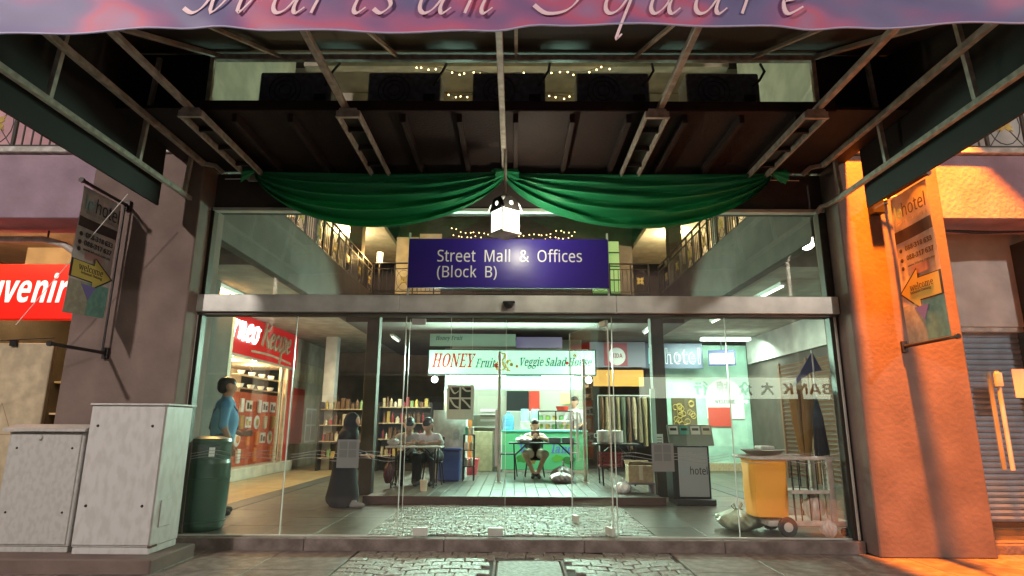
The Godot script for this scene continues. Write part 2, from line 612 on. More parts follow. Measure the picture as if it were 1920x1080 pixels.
func hand_bones(wrist: Vector3, dir: Vector3, palm: Vector3, side: float, curl: float, c: int) -> Array:
	# dir: along the palm, palm: the way the palm faces, side: +1 / -1 for the thumb's side
	dir = dir.normalized()
	palm = (palm - dir * palm.dot(dir)).normalized()
	var across := dir.cross(palm) * side
	var B := []
	for i in 4:
		var a := across * (0.033 - 0.022 * i)
		var k0 := wrist + dir * 0.085 + a
		B.append([wrist + a * 0.55 + dir * 0.01, k0, 0.014, 0.012, c])
		var ln: float = [0.068, 0.078, 0.072, 0.056][i]
		var d1 := (dir * cos(curl * 0.5) + palm * sin(curl * 0.5))
		var d2 := (dir * cos(curl * 1.2) + palm * sin(curl * 1.2))
		var m := k0 + d1 * ln * 0.55
		B.append([k0, m, 0.0095, 0.0088, c])
		B.append([m, m + d2 * ln * 0.5, 0.0088, 0.0075, c])
	var t0 := wrist + dir * 0.025 + across * 0.03
	var t1 := t0 + (dir * 0.7 + across * 0.7 + palm * 0.3).normalized() * 0.045
	B.append([wrist + dir * 0.01, t0, 0.014, 0.013, c])
	B.append([t0, t1, 0.0115, 0.0095, c])
	B.append([t1, t1 + (dir * 0.9 + across * 0.2 + palm * 0.4).normalized() * 0.03, 0.0095, 0.008, c])
	return B

func head_bones(neck: Vector3, face: Vector3, up: Vector3, c: int, s := 1.0) -> Array:
	var o := neck + up * 0.15 * s
	var side := up.cross(face).normalized()
	return [
		[neck - up * 0.06, neck + up * 0.06 * s, 0.055, 0.052, c],
		[o + up * 0.03 * s - face * 0.02 * s, o + up * 0.03 * s + face * 0.02 * s, 0.088 * s, 0.082 * s, c],
		[o - up * 0.03 * s + face * 0.03 * s, o - up * 0.075 * s + face * 0.05 * s, 0.062 * s, 0.04 * s, c],
		[o + face * 0.095 * s + up * 0.01 * s, o + face * 0.108 * s - up * 0.02 * s, 0.01, 0.014, c],
		[o + side * 0.084 * s - up * 0.01, o + side * 0.088 * s + up * 0.02, 0.014, 0.016, c],
		[o - side * 0.084 * s - up * 0.01, o - side * 0.088 * s + up * 0.02, 0.014, 0.016, c],
	]

func face_parts(p: Node3D, neck: Vector3, face: Vector3, up: Vector3, s := 1.0):
	var o := neck + up * 0.15 * s
	var side := up.cross(face).normalized()
	for k in [-1, 1]:
		var st := mb()
		var e: Vector3 = o + face * 0.088 * s + side * 0.033 * k * s + up * 0.018 * s
		lathe(st, e, [[0.001, -.0045], [.005, -.003], [.0065, 0], [.005, .003], [.001, .0045]], 10)
		obj("eye", st, M.black, p)
		var sb := mb()
		tube(sb, [e + up * .02 - side * .018, e + up * .026 + face * .004, e + up * .02 + side * .018], .002, 5)
		obj("eyebrow", sb, M.brown_wood, p)
	var sm := mb()
	tube(sm, [o + face * 0.092 * s - up * 0.055 * s - side * .022, o + face * 0.1 * s - up * 0.057 * s, o + face * 0.092 * s - up * 0.055 * s + side * .022], .006, 6)
	obj("mouth", sm, pm(lin(.35, .12, .1), .5), p)

func hair_part(p: Node3D, neck: Vector3, face: Vector3, up: Vector3, long := 0.0, s := 1.0):
	var o := neck + up * 0.15 * s
	var st := mb()
	var B := [[o + up * 0.055 * s - face * 0.03 * s, o + up * 0.06 * s + face * 0.028 * s, 0.092 * s, 0.078 * s, 0], [o - face * .045 * s, o - face * 0.04 * s + up * 0.04 * s, 0.085 * s, 0.085 * s, 0]]
	if long > 0: B.append([o - face * 0.05 * s, o - face * 0.06 * s - up * long, 0.085 * s, 0.06 * s, 0])
	net(st, B, [Color(1, 1, 1)], 0.011, 0.03)
	obj("hair", st, M.hair, p)

func person(called_label: String, at: Vector3, turn: float, bones: Array, hands: Array, colors: Array, neck: Vector3, face: Vector3, up := Vector3.UP, opts := {}) -> Node3D:
	var p := thing("person", called_label, "person", at, turn, "")
	var st := mb()
	face = (face - up * face.dot(up)).normalized()
	if not opts.get("covered", false):
		bones = bones + head_bones(neck, face, up, 0, 1.0)
	net(st, bones, colors, 0.016, 0.045)
	for h in hands:
		net(st, hand_bones(h[0], h[1], h[2], h[3], h[4], 0), colors, 0.005, 0.008)
	obj("body", st, M.body, p)
	if not opts.get("covered", false):
		hair_part(p, neck, face, up, opts.get("long", 0.0))
	face_parts(p, neck, face, up)
	return p

# ------------------------------------------------------------------ ground
func quad_stone(parent: Node3D, P: Array, y0: float, y1: float, m: Material, called := "stone", into: SurfaceTool = null):
	# four corners (x, z) -> a chamfered stone
	var c := Vector2.ZERO
	for p in P: c += p / 4.0
	var st := into if into else mb()
	var o := Vector3.ZERO if into else Vector3(c.x, y0, c.y)
	var top := []
	var rim := []
	var low := []
	for p in P:
		var q: Vector2 = p
		var d: Vector2 = (c - q).normalized() * 0.012
		top.append(Vector3(q.x + d.x, y1, q.y + d.y) - o)
		rim.append(Vector3(q.x, y1 - 0.006, q.y) - o)
		low.append(Vector3(q.x, y0, q.y) - o)
	quad(st, top[0], top[1], top[2], top[3], Vector3.UP)
	for i in 4:
		var j := (i + 1) % 4
		var out: Vector3 = (rim[i] + rim[j]) / 2 - Vector3(c.x - o.x, 0, c.y - o.z)
		out.y = 0
		out = out.normalized()
		quad(st, rim[i], rim[j], top[j], top[i], (out + Vector3.UP).normalized())
		quad(st, low[i], low[j], rim[j], rim[i], out)
	if not into:
		obj(called, st, m, parent, o)

func arc_paving(parent: Node3D, x0: float, x1: float, z0: float, z1: float, sw: float, sd: float, period: float, sag: float, y0: float, y1: float, mats: Array, limit: int, skip := Rect2()):
	var S := []
	var zr := func(x: float, r: float) -> float:
		var u := fposmod(x - x0 + period * 0.5, period) / period - 0.5
		return r - sag * (1.0 - 4.0 * u * u)
	var r := z0
	var row := 0
	while r > z1 - sag - sd:
		var x := x0 - (0.5 * sw if row % 2 else 0.0)
		while x < x1:
			var w := sw * rng.randf_range(0.88, 1.1)
			var a := maxf(x, x0) + 0.004
			var b := minf(x + w, x1) - 0.004
			x += w
			if b - a < 0.03: continue
			var j := func() -> Vector2: return Vector2(rng.randf_range(-.006, .006), rng.randf_range(-.006, .006))
			var za: float = zr.call(a, r); var zb: float = zr.call(b, r)
			var P := [Vector2(a, minf(za - .004, z0)) + j.call(), Vector2(b, minf(zb - .004, z0)) + j.call(), Vector2(b, zb - sd + .004) + j.call(), Vector2(a, za - sd + .004) + j.call()]
			var ok := true
			for k in 4:
				P[k].y = clampf(P[k].y, z1, z0)
				if skip.has_point(P[k]): ok = false
			if absf(P[0].y - P[3].y) < .02 or not ok: continue
			S.append(P)
		r -= sd
		row += 1
	S.sort_custom(func(p, q): return p[0].y > q[0].y)
	var rest := mb()
	for i in S.size():
		var h := y1 + rng.randf_range(-.005, .003)
		if i < limit:
			quad_stone(parent, S[i], y0, h, mats[rng.randi() % mats.size()])
		else:
			quad_stone(parent, S[i], y0, h, null, "", rest)
	if S.size() > limit:
		var o := obj("far_stones", rest, mats[0], parent)
		o.set_meta("kind", "stuff")

func tile_field(parent: Node3D, x0: float, x1: float, z0: float, z1: float, s: float, y0: float, y1: float, mats: Array, called := "tile", bev := .0008):
	var st := mb()
	var nx := maxi(1, roundi((x1 - x0) / s))
	var nz := maxi(1, roundi((z0 - z1) / s))
	var dx := (x1 - x0) / nx
	var dz := (z0 - z1) / nz
	var gap := bev * .75 + .001
	bx(st, Vector3(-dx / 2 + gap, y0 - y1, -dz / 2 + gap), Vector3(dx / 2 - gap, 0, dz / 2 - gap), bev)
	var mesh := st.commit()
	for i in nx:
		for k in nz:
			inst(called, mesh, mats[rng.randi() % mats.size()], parent, Transform3D(Basis.IDENTITY, Vector3(x0 + (i + .5) * dx, y1 + rng.randf_range(-.0015, .0015), z1 + (k + .5) * dz)))

func ground():
	var rd := structure("road")
	box("asphalt", Vector3(-90, -.5, 4.6), Vector3(90, -.14, 90), pm(lin(.05, .048, .046), .8, "stain", .5, "coarse", .6), rd, 0)
	box("ground_bed", Vector3(-90, -.6, -90), Vector3(90, -.145, 4.6), M.joint, rd, 0)
	var pv := structure("pavement")
	box("bed", Vector3(-14, -.13, .02), Vector3(14, -.016, 4.3), M.joint, pv, 0)
	for i in 28:
		box("kerb_stone", Vector3(-14 + i, -.13, 4.3), Vector3(-14 + i + .992, 0, 4.6), M.concrete, pv, .012)
	tile_field(pv, -14, -1.62, 4.3, .1, .78, -.06, 0, M.slab, "slab", .004)
	tile_field(pv, 1.62, 14, 4.3, .1, .78, -.06, 0, M.slab, "slab", .004)
	arc_paving(pv, -1.61, 1.61, 4.3, .1, .19, .15, 1.07, .16, -.06, 0, M.cobble, 290, Rect2(-.2, .5, .68, .72))
	var dc := thing("drain_cover", "square concrete drain cover set in cobbles before the doors", "drain cover", Vector3(.14, -.015, .86))
	box("cover_slab", Vector3(-.3, -.04, -.33), Vector3(.3, .018, .33), pm(lin(.25, .21, .185), .6, "stain", 2, "coarse", .6), dc, .012)
	for s in [-1, 1]:
		box("frame_bar", Vector3(s * .322 - .012, -.04, -.35), Vector3(s * .322 + .012, .021, .35), M.concrete, dc, .003)
		box("frame_bar", Vector3(-.309, -.04, s * .342 - .01), Vector3(.309, .0205, s * .342 + .01), M.concrete, dc, .003)
	var fl := structure("mall_floor")
	box("bed", Vector3(-6.4, -.1, -15), Vector3(6.6, .1, -.06), M.joint, fl, 0)
	arc_paving(fl, -1.6, 1.55, -.07, -2.6, .155, .1, .9, .12, .1, .122, M.setts, 300)
	tile_field(fl, -3.9, -1.601, -.07, -9, .62, .1, .116, M.tile_in)
	tile_field(fl, 1.551, 3.75, -.07, -9, .62, .1, .116, M.tile_in)
	tile_field(fl, -4.22, -3.91, -.07, -12, .9, .1, .12, [M.tile_dark])
	tile_field(fl, -6.0, -4.23, -.07, -13, .6, .1, .12, M.tile_warm)
	tile_field(fl, 3.76, 4.1, -.07, -12, .9, .1, .12, [M.tile_dark])
	tile_field(fl, 4.11, 6.3, -.07, -13, .6, .1, .12, M.tile_in)
	box("back_floor", Vector3(-3.9, .1, -15), Vector3(3.75, .116, -9.01), M.tile_in[0], fl, 0)
	for i in 5:
		var a := -3.66 + i * 1.464
		box("threshold_stone", Vector3(a + .002, -.01, -.055), Vector3(a + 1.462, .118, .1), M.concrete, fl, .008)
	# shop floors either side of the columns
	for e in [[-14., -4.0], [3.9, 14.]]:
		box("shop_step", Vector3(e[0], -.1, -4), Vector3(e[1], .1, .1), M.concrete, fl, .008)
	tile_field(fl, 5.0, 8.6, .08, -2.4, .6, .1, .116, M.slab)

# ------------------------------------------------------------------ the building
func building():
	var b := thing("mall_building", "mauve and brown mall building with columns either side of the glass entrance", "building")
	box("column", Vector3(-4.88, 0, -.3), Vector3(-3.62, 4.36, .3), M.plaster, b, .012)
	box("column", Vector3(3.68, 0, -.3), Vector3(4.86, 4.36, .3), M.plaster, b, .012)
	box("beam", Vector3(-14, 3.57, -.3), Vector3(-4.882, 4.36, .28), M.mauve, b, .01)
	box("beam", Vector3(4.862, 3.6, -.3), Vector3(14, 4.38, .28), M.mauve, b, .01)
	box("balcony_edge", Vector3(-14, 4.362, -.3), Vector3(-3.4, 4.43, .34), M.white_paint, b, .006)
	box("balcony_edge", Vector3(3.5, 4.382, -.3), Vector3(14, 4.45, .34), M.white_paint, b, .006)
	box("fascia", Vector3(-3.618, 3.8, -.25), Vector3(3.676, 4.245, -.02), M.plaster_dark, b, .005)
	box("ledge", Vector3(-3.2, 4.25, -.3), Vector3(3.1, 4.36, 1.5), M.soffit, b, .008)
	for i in 11:
		var x := -2.75 + i * .55
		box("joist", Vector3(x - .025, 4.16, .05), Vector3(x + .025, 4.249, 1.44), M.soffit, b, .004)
	# upper floor: balcony walls behind the railings
	box("balcony_wall", Vector3(-14, 4.44, -1.7), Vector3(-4.9, 7.6, -1.55), M.pink_wall, b, 0)
	box("balcony_wall", Vector3(3.8, 4.46, -1.7), Vector3(14, 7.6, -1.55), M.white_wall, b, 0)
	for s in [-1, 1]:
		box("balcony_floor", Vector3(minf(s * 3.7, s * 14), 4.3, -1.56), Vector3(maxf(s * 3.7, s * 14), 4.359, -.301), M.ceiling, b, 0)
		box("shop_ceiling", Vector3(minf(s * 4.9, s * 14), 3.8, -4), Vector3(maxf(s * 4.9, s * 14), 3.86, -.301), M.ceiling, b, 0)
		box("upper_slab", Vector3(minf(s * 3.2, s * 14), 7.6, -3), Vector3(maxf(s * 3.2, s * 14), 7.9, .4), M.plaster_dark, b, 0)
		box("outer_wall", Vector3(s * 14 - .1, -.1, -5), Vector3(s * 14 + .1, 8, .3), M.plaster, b, 0)
	# mall passage: walkway slabs, walls, roof
	for s in [-1, 1]:
		var f: float = s * 3.66
		box("walkway_fascia", Vector3(minf(f, f + s * .16), 3.52, -12.5), Vector3(maxf(f, f + s * .16), 4.5, -.31), M.brown_wall, b, .006)
		box("walkway_slab", Vector3(minf(f + s * .161, s * 7.2), 3.55, -13), Vector3(maxf(f + s * .161, s * 7.2), 4.36, -1.71), M.ceiling, b, 0)
		box("walkway_ceiling", Vector3(minf(s * 3.66, s * 7.4), 6.62, -13), Vector3(maxf(s * 3.66, s * 7.4), 6.75, -1.71), M.cream_wall, b, 0)
		box("upper_shop_wall", Vector3(minf(s * 5.8, s * 5.95), 4.365, -13), Vector3(maxf(s * 5.8, s * 5.95), 6.615, -1.71), M.cream_wall, b, 0)
	box("passage_wall", Vector3(-7.6, 0, -13), Vector3(-7.45, 3.549, -1), M.brown_wall, b, 0)
	box("side_wall", Vector3(-7.45, 0, -4.35), Vector3(-5.86, 3.549, -4.25), M.brown_wall, b, 0)
	box("side_wall", Vector3(-4.89, 0, -2.75), Vector3(-4.8, 3.549, -.31), M.brown_wall, b, 0)
	box("passage_wall", Vector3(6.31, 0, -13), Vector3(6.46, 3.549, -.31), M.brown_wall, b, 0)
	box("end_wall", Vector3(-7.6, 0, -15.2), Vector3(7.6, 8, -15), M.brown_wall, b, 0)
	box("roof_slab", Vector3(-7.6, 7.6, -15), Vector3(7.6, 7.75, -3.01), M.ceiling, b, 0)
	box("roof_slab_front", Vector3(-3.19, 7.6, -3.0), Vector3(3.19, 7.74, 1.09), M.ceiling, b, 0)
	box("upper_front_wall", Vector3(-3.9, 5.04, 1.1), Vector3(3.82, 7.59, 1.22), M.plaster, b, 0)
	for s in [-1, 1]:
		box("upper_side_wall", Vector3(minf(s * 3.25, s * 3.39), 4.37, -.29), Vector3(maxf(s * 3.25, s * 3.39), 7.59, 1.09), M.cream_wall, b, 0)
		box("atrium_wall", Vector3(minf(s * 3.4, s * 3.55), 4.52, -1.5), Vector3(maxf(s * 3.4, s * 3.55), 7.59, -.3), M.cream_wall, b, 0)
		for z in [-4.2, -7.6]:
			box("atrium_column", Vector3(s * 3.95 - .16, 4.5, z - .16), Vector3(s * 3.95 + .16, 6.61, z + .16), M.brown_wall if z < -5 else M.cream_wall, b, .01)
	for z in [-.9, -2.4, -3.9, -5.4]:
		box("roof_beam", Vector3(-3.6, 7.2, z - .09), Vector3(3.6, 7.59, z + .09), M.cream_wall, b, .006)
	# bridge across the passage
	box("bridge_slab", Vector3(-3.655, 3.55, -9.6), Vector3(3.655, 4.48, -8.0), M.brown_wall, b, .006)
	box("bridge_back_wall", Vector3(-3.6, 4.485, -11.2), Vector3(3.6, 7.59, -11.05), M.brown_wall, b, 0)
	# passage posts
	for s in [-1, 1]:
		box("post", Vector3(s * 2.52 - .11, .12, -4.0), Vector3(s * 2.52 + .11, 3.549, -3.78), M.plaster_dark if s > 0 else M.brown_wall, b, .008)
	box("post", Vector3(-5.05, .12, -9.5), Vector3(-4.75, 3.549, -9.2), M.white_wall, b, .008)
	box("passage_soffit", Vector3(-3.65, 3.42, -12.5), Vector3(3.65, 3.54, -6.0), M.brown_wall, b, .005)

func railing(at: Vector3, turn: float, length: float, label: String, h := .82, gold := true):
	var r := thing("balcony_railing", label, "railing", at, turn, "wrought iron railings of the upper floor")
	var st := mb()
	bx(st, Vector3(0, h - .03, -.025), Vector3(length, h, .025), .006)
	obj("top_rail", st, M.rail, r)
	st = mb(); bx(st, Vector3(0, h - .17, -.012), Vector3(length, h - .15, .012)); obj("mid_rail", st, M.rail, r)
	st = mb(); bx(st, Vector3(0, .06, -.012), Vector3(length, .08, .012)); obj("bottom_rail", st, M.rail, r)
	st = mb(); bx(st, Vector3(-.007, .08, -.007), Vector3(.007, h - .17, .007)); var bar := st.commit()
	st = mb(); bx(st, Vector3(-.018, 0, -.018), Vector3(.018, h - .03, .018), .003); var post := st.commit()
	st = mb()
	for k in 16:
		var a0 := TAU * k / 16; var a1 := TAU * (k + 1) / 16
		rod(st, Vector3(cos(a0) * .19, .36 + sin(a0) * .26, 0), Vector3(cos(a1) * .19, .36 + sin(a1) * .26, 0), .006, 5)
	for s in [-1, 1]:
		rod(st, Vector3(-.2 * s, .08, 0), Vector3(0, .36, 0), .006, 5)
		rod(st, Vector3(-.2 * s, .64, 0), Vector3(0, .36, 0), .006, 5)
	var ring := st.commit()
	st = mb()
	for k in 4:
		var a := PI / 4 + k * PI / 2
		var c := Vector3(cos(a) * .055, .36 + sin(a) * .055, .008)
		bx(st, Vector3(-.038, -.038, -.006), Vector3(.038, .038, .006), .003, Transform3D(Basis(Vector3.BACK, PI / 4), c))
		rod(st, c, Vector3(cos(a) * .13, .36 + sin(a) * .13, .008), .009, 6)
	var orn := st.commit()
	var x := 0.0
	while x <= length + .01:
		inst("post", post, M.rail, r, Transform3D(Basis.IDENTITY, Vector3(minf(x, length), 0, 0)))
		if x + 1.0 <= length + .01:
			for k in 4:
				inst("bar", bar, M.rail, r, Transform3D(Basis.IDENTITY, Vector3(x + .11 * (k + 1), 0, 0)))
			inst("post", post, M.rail, r, Transform3D(Basis.IDENTITY, Vector3(x + .54, 0, 0)))
			inst("ring_panel", ring, M.rail, r, Transform3D(Basis.IDENTITY, Vector3(x + .77, 0, 0)))
			if gold:
				inst("ornament", orn, M.gold, r, Transform3D(Basis.IDENTITY, Vector3(x + .77, 0, 0)))
		x += 1.0

func railings():
	railing(Vector3(-9.0, 4.43, .2), 0, 5, "street balcony railing before the pink wall, left above the souvenir shop")
	railing(Vector3(4.05, 4.45, .2), 0, 5, "street balcony railing before the white wall, right above the shutter")
	railing(Vector3(-3.74, 4.5, -.4), PI / 2, 8, "walkway railing seen through the transom glass left of the purple sign")
	railing(Vector3(3.74, 4.5, -8.4), -PI / 2, 8, "walkway railing seen through the transom glass right of the purple sign")
	railing(Vector3(-3.6, 4.48, -8.05), 0, 7, "railing of the bridge behind the purple sign")

# ------------------------------------------------------------------ glass entrance
func pane(e: Node3D, x0: float, x1: float, y0: float, y1: float, z := -.02) -> MeshInstance3D:
	var g := box("pane", Vector3(x0 + .004, y0, z - .006), Vector3(x1 - .004, y1, z + .006), M.glass, e, 0)
	return g

func entrance():
	var e := thing("glass_entrance", "frameless glass entrance screen with aluminium transom and double doors", "glass entrance")
	var y0 := .12
	var J := [-3.6, -2.5, -1.245, 1.105, 2.4, 3.6]
	for i in 5:
		if i == 2: continue
		var g := pane(e, J[i], J[i + 1], y0, 2.52)
		# etched wave lines
		for k in 3:
			var pts := []
			var n := 40
			for q in n + 1:
				var x := lerpf(J[i] + .06, J[i + 1] - .06, float(q) / n)
				pts.append(Vector2(x, .98 - .035 * k + .018 * sin(x * 11.0 + k * .5)))
			var st := mb()
			stroke(st, pts, .005, .7, .9, .001)
			var c := (Vector3(J[i], y0, 0) + Vector3(J[i + 1], 2.52, 0)) / 2
			obj("etched_line", st, M.etch, g, Vector3(-c.x, -c.y, .007))
	for x in [-2.5, -1.245, 1.105, 2.4]:
		box("glass_joint", Vector3(x - .005, y0, -.027), Vector3(x + .005, 2.52, -.012), M.glass_edge, e, 0)
	# transom lights
	for a in [[-3.6, -1.245], [-1.245, 1.085], [1.085, 3.6]]:
		pane(e, a[0], a[1], 2.73, 3.76)
	for x in [-1.245, 1.085]:
		box("glass_joint", Vector3(x - .01, 2.73, -.03), Vector3(x + .01, 3.5, .0), M.glass_edge, e, 0)
	box("transom_beam", Vector3(-3.7, 2.525, -.12), Vector3(-1.32, 2.725, .1), M.alu, e, .006)
	box("transom_beam", Vector3(-1.318, 2.525, -.12), Vector3(1.15, 2.725, .1), M.alu, e, .006)
	box("transom_beam", Vector3(1.152, 2.525, -.12), Vector3(3.67, 2.725, .1), M.alu, e, .006)
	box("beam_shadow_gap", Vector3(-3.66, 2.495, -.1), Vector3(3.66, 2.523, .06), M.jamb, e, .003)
	box("top_rail", Vector3(-3.6, 3.755, -.05), Vector3(3.66, 3.795, .04), M.alu, e, .004)
	for s in [-1, 1]:
		var x: float = 3.625 * s
		box("jamb", Vector3(x - .045, .118, -.08), Vector3(x + .045, 3.79, .03), M.alu_dark, e, .005)
		box("jamb_strip", Vector3(x + s * .005 - .012, .12, .031), Vector3(x + s * .005 + .012, 2.524, .05), M.alu, e, .003)
	# sill strip
	box("sill_strip", Vector3(-3.58, .118, -.03), Vector3(-1.25, .135, .0), M.alu, e, .002)
	box("sill_strip", Vector3(1.11, .118, -.03), Vector3(3.58, .135, .0), M.alu, e, .002)
	# doors: left leaf shut, right leaf swung inward
	for k in 2:
		var d := Node3D.new()
		d.name = "door"
		e.add_child(d, true)
		d.position = Vector3(-1.2, 0, -.02) if k == 0 else Vector3(1.06, 0, -.03)
		d.rotation.y = 0.0 if k == 0 else deg_to_rad(180 - 70)
		var w := 1.1
		if k == 1: d.rotation.y = deg_to_rad(108)
		box("pane", Vector3(0, .14, -.006), Vector3(w, 2.46, .006), M.glass, d, 0)
		box("glass_edge", Vector3(w - .001, .14, -.0065), Vector3(w + .004, 2.46, .0065), M.glass_edge, d, 0)
		box("glass_edge", Vector3(-.004, .14, -.0065), Vector3(.001, 2.46, .0065), M.glass_edge, d, 0)
		for xx in ([.2, 1.0] if k == 0 else [.08, 1.0]):
			box("patch_fitting", Vector3(xx - .08, .13, -.02), Vector3(xx + .08, .215, .02), M.alu, d, .004)
		box("patch_fitting", Vector3(.02, 2.4, -.02), Vector3(.18, 2.47, .02), M.alu, d, .004)
		var st := mb()
		for zz in [-.045, .045]:
			rod(st, Vector3(w - .1, .85, zz), Vector3(w - .1, 1.45, zz), .013, 10)
		for yy in [.95, 1.35]:
			rod(st, Vector3(w - .1, yy, -.045), Vector3(w - .1, yy, .045), .009, 8)
		obj("handle", st, M.alu, d)
	# purple name board
	var s := thing("name_board", "purple sign board with white lettering hung over the glass doors", "sign", Vector3(-.08, 3.115, .045))
	box("board", Vector3(-1.16, -.295, -.02), Vector3(1.16, .295, .012), M.purple_sign, s, .004)
	text(s, "lettering", "Street  Mall  &  Offices", "Droid Sans", Vector3(.015, .09, .014), 1.68, .155, M.white_print)
	text(s, "lettering", "(Block  B)", "Droid Sans", Vector3(-.478, -.115, .014), .69, .17, M.white_print)
	var cd := thing("dome_camera", "small black dome camera fixed under the aluminium transom", "camera", Vector3(-.07, 2.6, .1))
	var st := mb(); bx(st, Vector3(-.07, .02, 0), Vector3(.07, .05, .06), .01); obj("mount", st, M.black_plastic, cd)
	st = mb()
	var prof := []
	for i in 7: prof.append([.06 * sin(PI / 2 * i / 6.0) + .0005, .02 - .06 * cos(PI / 2 * i / 6.0)])
	lathe(st, Vector3(0, 0, .05), prof, 18); obj("dome", st, M.black_plastic, cd)
	# stickers on the glass
	for a in [[-1.82, .95, "white four picture sticker on the glass left of the doors"], [1.62, .93, "white four picture sticker on the glass right of the doors"]]:
		var k := thing("glass_sticker", a[2], "sticker", Vector3(a[0], a[1], -.012), 0, "stickers on the glass")
		box("sheet", Vector3(-.12, -.13, 0), Vector3(.12, .17, .0015), pm(lin(.17, .18, .17), .6), k, 0)
		for i in 2:
			for j in 2:
				box("picture", Vector3(-.095 + i * .1, -.02 + j * .09, .0016), Vector3(-.01 + i * .1, .06 + j * .09, .0025), pm(lin(.12, .13, .12), .5), k, 0)

# ------------------------------------------------------------------ canopy
func canopy():
	var c := thing("entrance_canopy", "dark hipped steel canopy projecting over the mall entrance", "canopy")
	var zf := 3.2
	for s in [-1, 1]:
		var o: float = -.04
		var x: float = s * 3.7 + o
		var xo: float = s * 3.86 + o
		var lowc := mb()
		bx(lowc, Vector3(x - .025, 3.78, .35), Vector3(x + .025, 3.83, zf), .004)
		obj("bottom_chord", lowc, M.steel, c)
		var st := mb()
		tube(st, [Vector3(x, 3.805, .36), Vector3(x - s * .02, 3.80, .2), Vector3(x - s * .07, 3.80, .1), Vector3(x - s * .11, 3.74, .06)], .03, 4)
		obj("chord_end", st, M.steel, c)
		st = mb(); bx(st, Vector3(x - s * .11 - .025, 4.2, .3), Vector3(x - s * .11 + .025, 4.26, zf), .004); obj("top_chord", st, M.steel, c)
		st = mb(); tube(st, [Vector3(x - s * .11, 4.23, .31), Vector3(x - s * .22, 4.23, .25), Vector3(x - s * .3, 4.16, .2)], .03, 4); obj("chord_end", st, M.steel, c)
		for z in [.42, 1.27, 2.45]:
			st = mb(); rod(st, Vector3(x, 3.83, z), Vector3(x - s * .1, 4.95 - .37 * maxf(z - 1.2, 0.0), z + .06), .028, 4); obj("upright", st, M.steel, c)
		# side valance sheet and the hip sheet above it
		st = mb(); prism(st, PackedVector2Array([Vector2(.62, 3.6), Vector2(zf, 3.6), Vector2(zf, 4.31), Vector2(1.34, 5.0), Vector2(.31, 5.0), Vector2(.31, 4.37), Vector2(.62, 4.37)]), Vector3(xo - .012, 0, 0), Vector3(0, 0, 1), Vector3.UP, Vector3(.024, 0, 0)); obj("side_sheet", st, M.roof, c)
		st = mb(); rod(st, Vector3(xo, 4.28, zf), Vector3(s * 3.03, 4.95, 1.33), .03, 4); obj("hip_rafter", st, M.steel, c)
		st = mb(); rod(st, Vector3(s * 3.05 + o, 4.36, 1.33), Vector3(s * 3.05 + o, 4.95, 1.33), .03, 4); obj("corner_post", st, M.steel, c)
		var xa: float = s * 3.08 + o
		st = mb(); bx(st, Vector3(minf(xa, xo), 4.37, 1.25), Vector3(maxf(xa, xo), 5.0, 1.28), 0); obj("corner_sheet", st, M.roof, c)
		st = mb(); bx(st, Vector3(minf(xa, xo), 4.27, -.02), Vector3(maxf(xa, xo), 4.30, 1.5), 0); obj("corner_soffit", st, M.roof, c)
	var st := mb()
	bx(st, Vector3(-3.07, 4.90, 1.30), Vector3(3.0, 4.96, 1.36), .005)
	obj("ridge_bar", st, M.steel, c)
	st = mb()
	quad(st, Vector3(-3.9, 4.32, zf), Vector3(3.82, 4.32, zf), Vector3(3.82, 5.02, 1.24), Vector3(-3.9, 5.02, 1.24))
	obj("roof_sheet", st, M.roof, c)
	for x in [-2.4, -1.2, 0.0, 1.2, 2.4]:
		st = mb(); rod(st, Vector3(x * 1.18, 4.27, zf), Vector3(x, 4.93, 1.36), .022, 4); obj("rafter", st, M.steel, c)
	for x in [-3.09, -1.61, -.13, 1.36, 2.84]:
		st = mb(); bx(st, Vector3(x - .028, 4.18, 0), Vector3(x + .028, 4.235, zf), .006); obj("purlin", st, M.steel, c)
	st = mb(); bx(st, Vector3(-3.9, 4.16, zf), Vector3(3.82, 4.24, zf + .05), .004); obj("front_rail", st, M.steel, c)
	# cloth banner along the front edge
	var b := thing("cloth_banner", "purple and pink dyed cloth banner with white script along the canopy front", "banner", Vector3(0, 0, zf + .08))
	st = mb()
	grid(st, func(u: float, v: float) -> Vector3:
		var x := lerpf(-4.4, 4.3, u)
		var w := (1.0 - v)
		var y := lerpf(3.815 + .1 * u + .018 * sin(x * 2.1) + .006 * sin(x * 9.0), 4.85, v)
		return Vector3(x, y, .006 * sin(x * 5.0 + v * 7.0) * w + .006 * sin(x * 2.3 - v * 3.0) + .009 * sin(x * 9.0 + 14.0 * v + 2.0 * sin(x * 3.1)) * pow(w, 6.0)), 260, 26)
	obj("cloth", st, M.banner, b)
	st = mb()
	var hem := []
	for i in 121:
		var x := lerpf(-4.4, 4.3, i / 120.0)
		hem.append(Vector3(x, 3.813 + .1 * (i / 120.0) + .018 * sin(x * 2.1) + .006 * sin(x * 9.0), .006 * sin(x * 5.0) + .006 * sin(x * 2.3) + .009 * sin(x * 9.0 + 2.0 * sin(x * 3.1))))
	tube(st, hem, .007, 6)
	obj("hem", st, pm(lin(.45, .42, .62), .6), b)
	# script letters, bottoms at the places seen under the frame's top edge
	for a in [["W", -2.12, .23], ["a", -1.66, .22], ["r", -1.40, .22], ["i", -1.13, .22], ["s", -.97, .22], ["a", -.68, .22], ["n", -.37, .22], ["S", .12, .21], ["q", .56, .22], ["u", .86, .22], ["a", 1.16, .22], ["r", 1.47, .22], ["e", 1.74, .22]]:
		st = mb()
		glyph(st, a[0], Vector2(a[1], 0), a[2], .032, .32, .25, .004)
		obj("letter", st, M.pink_print, b, Vector3(0, 3.965, .013))
	# fluorescent fittings, unlit
	var proto: Node3D
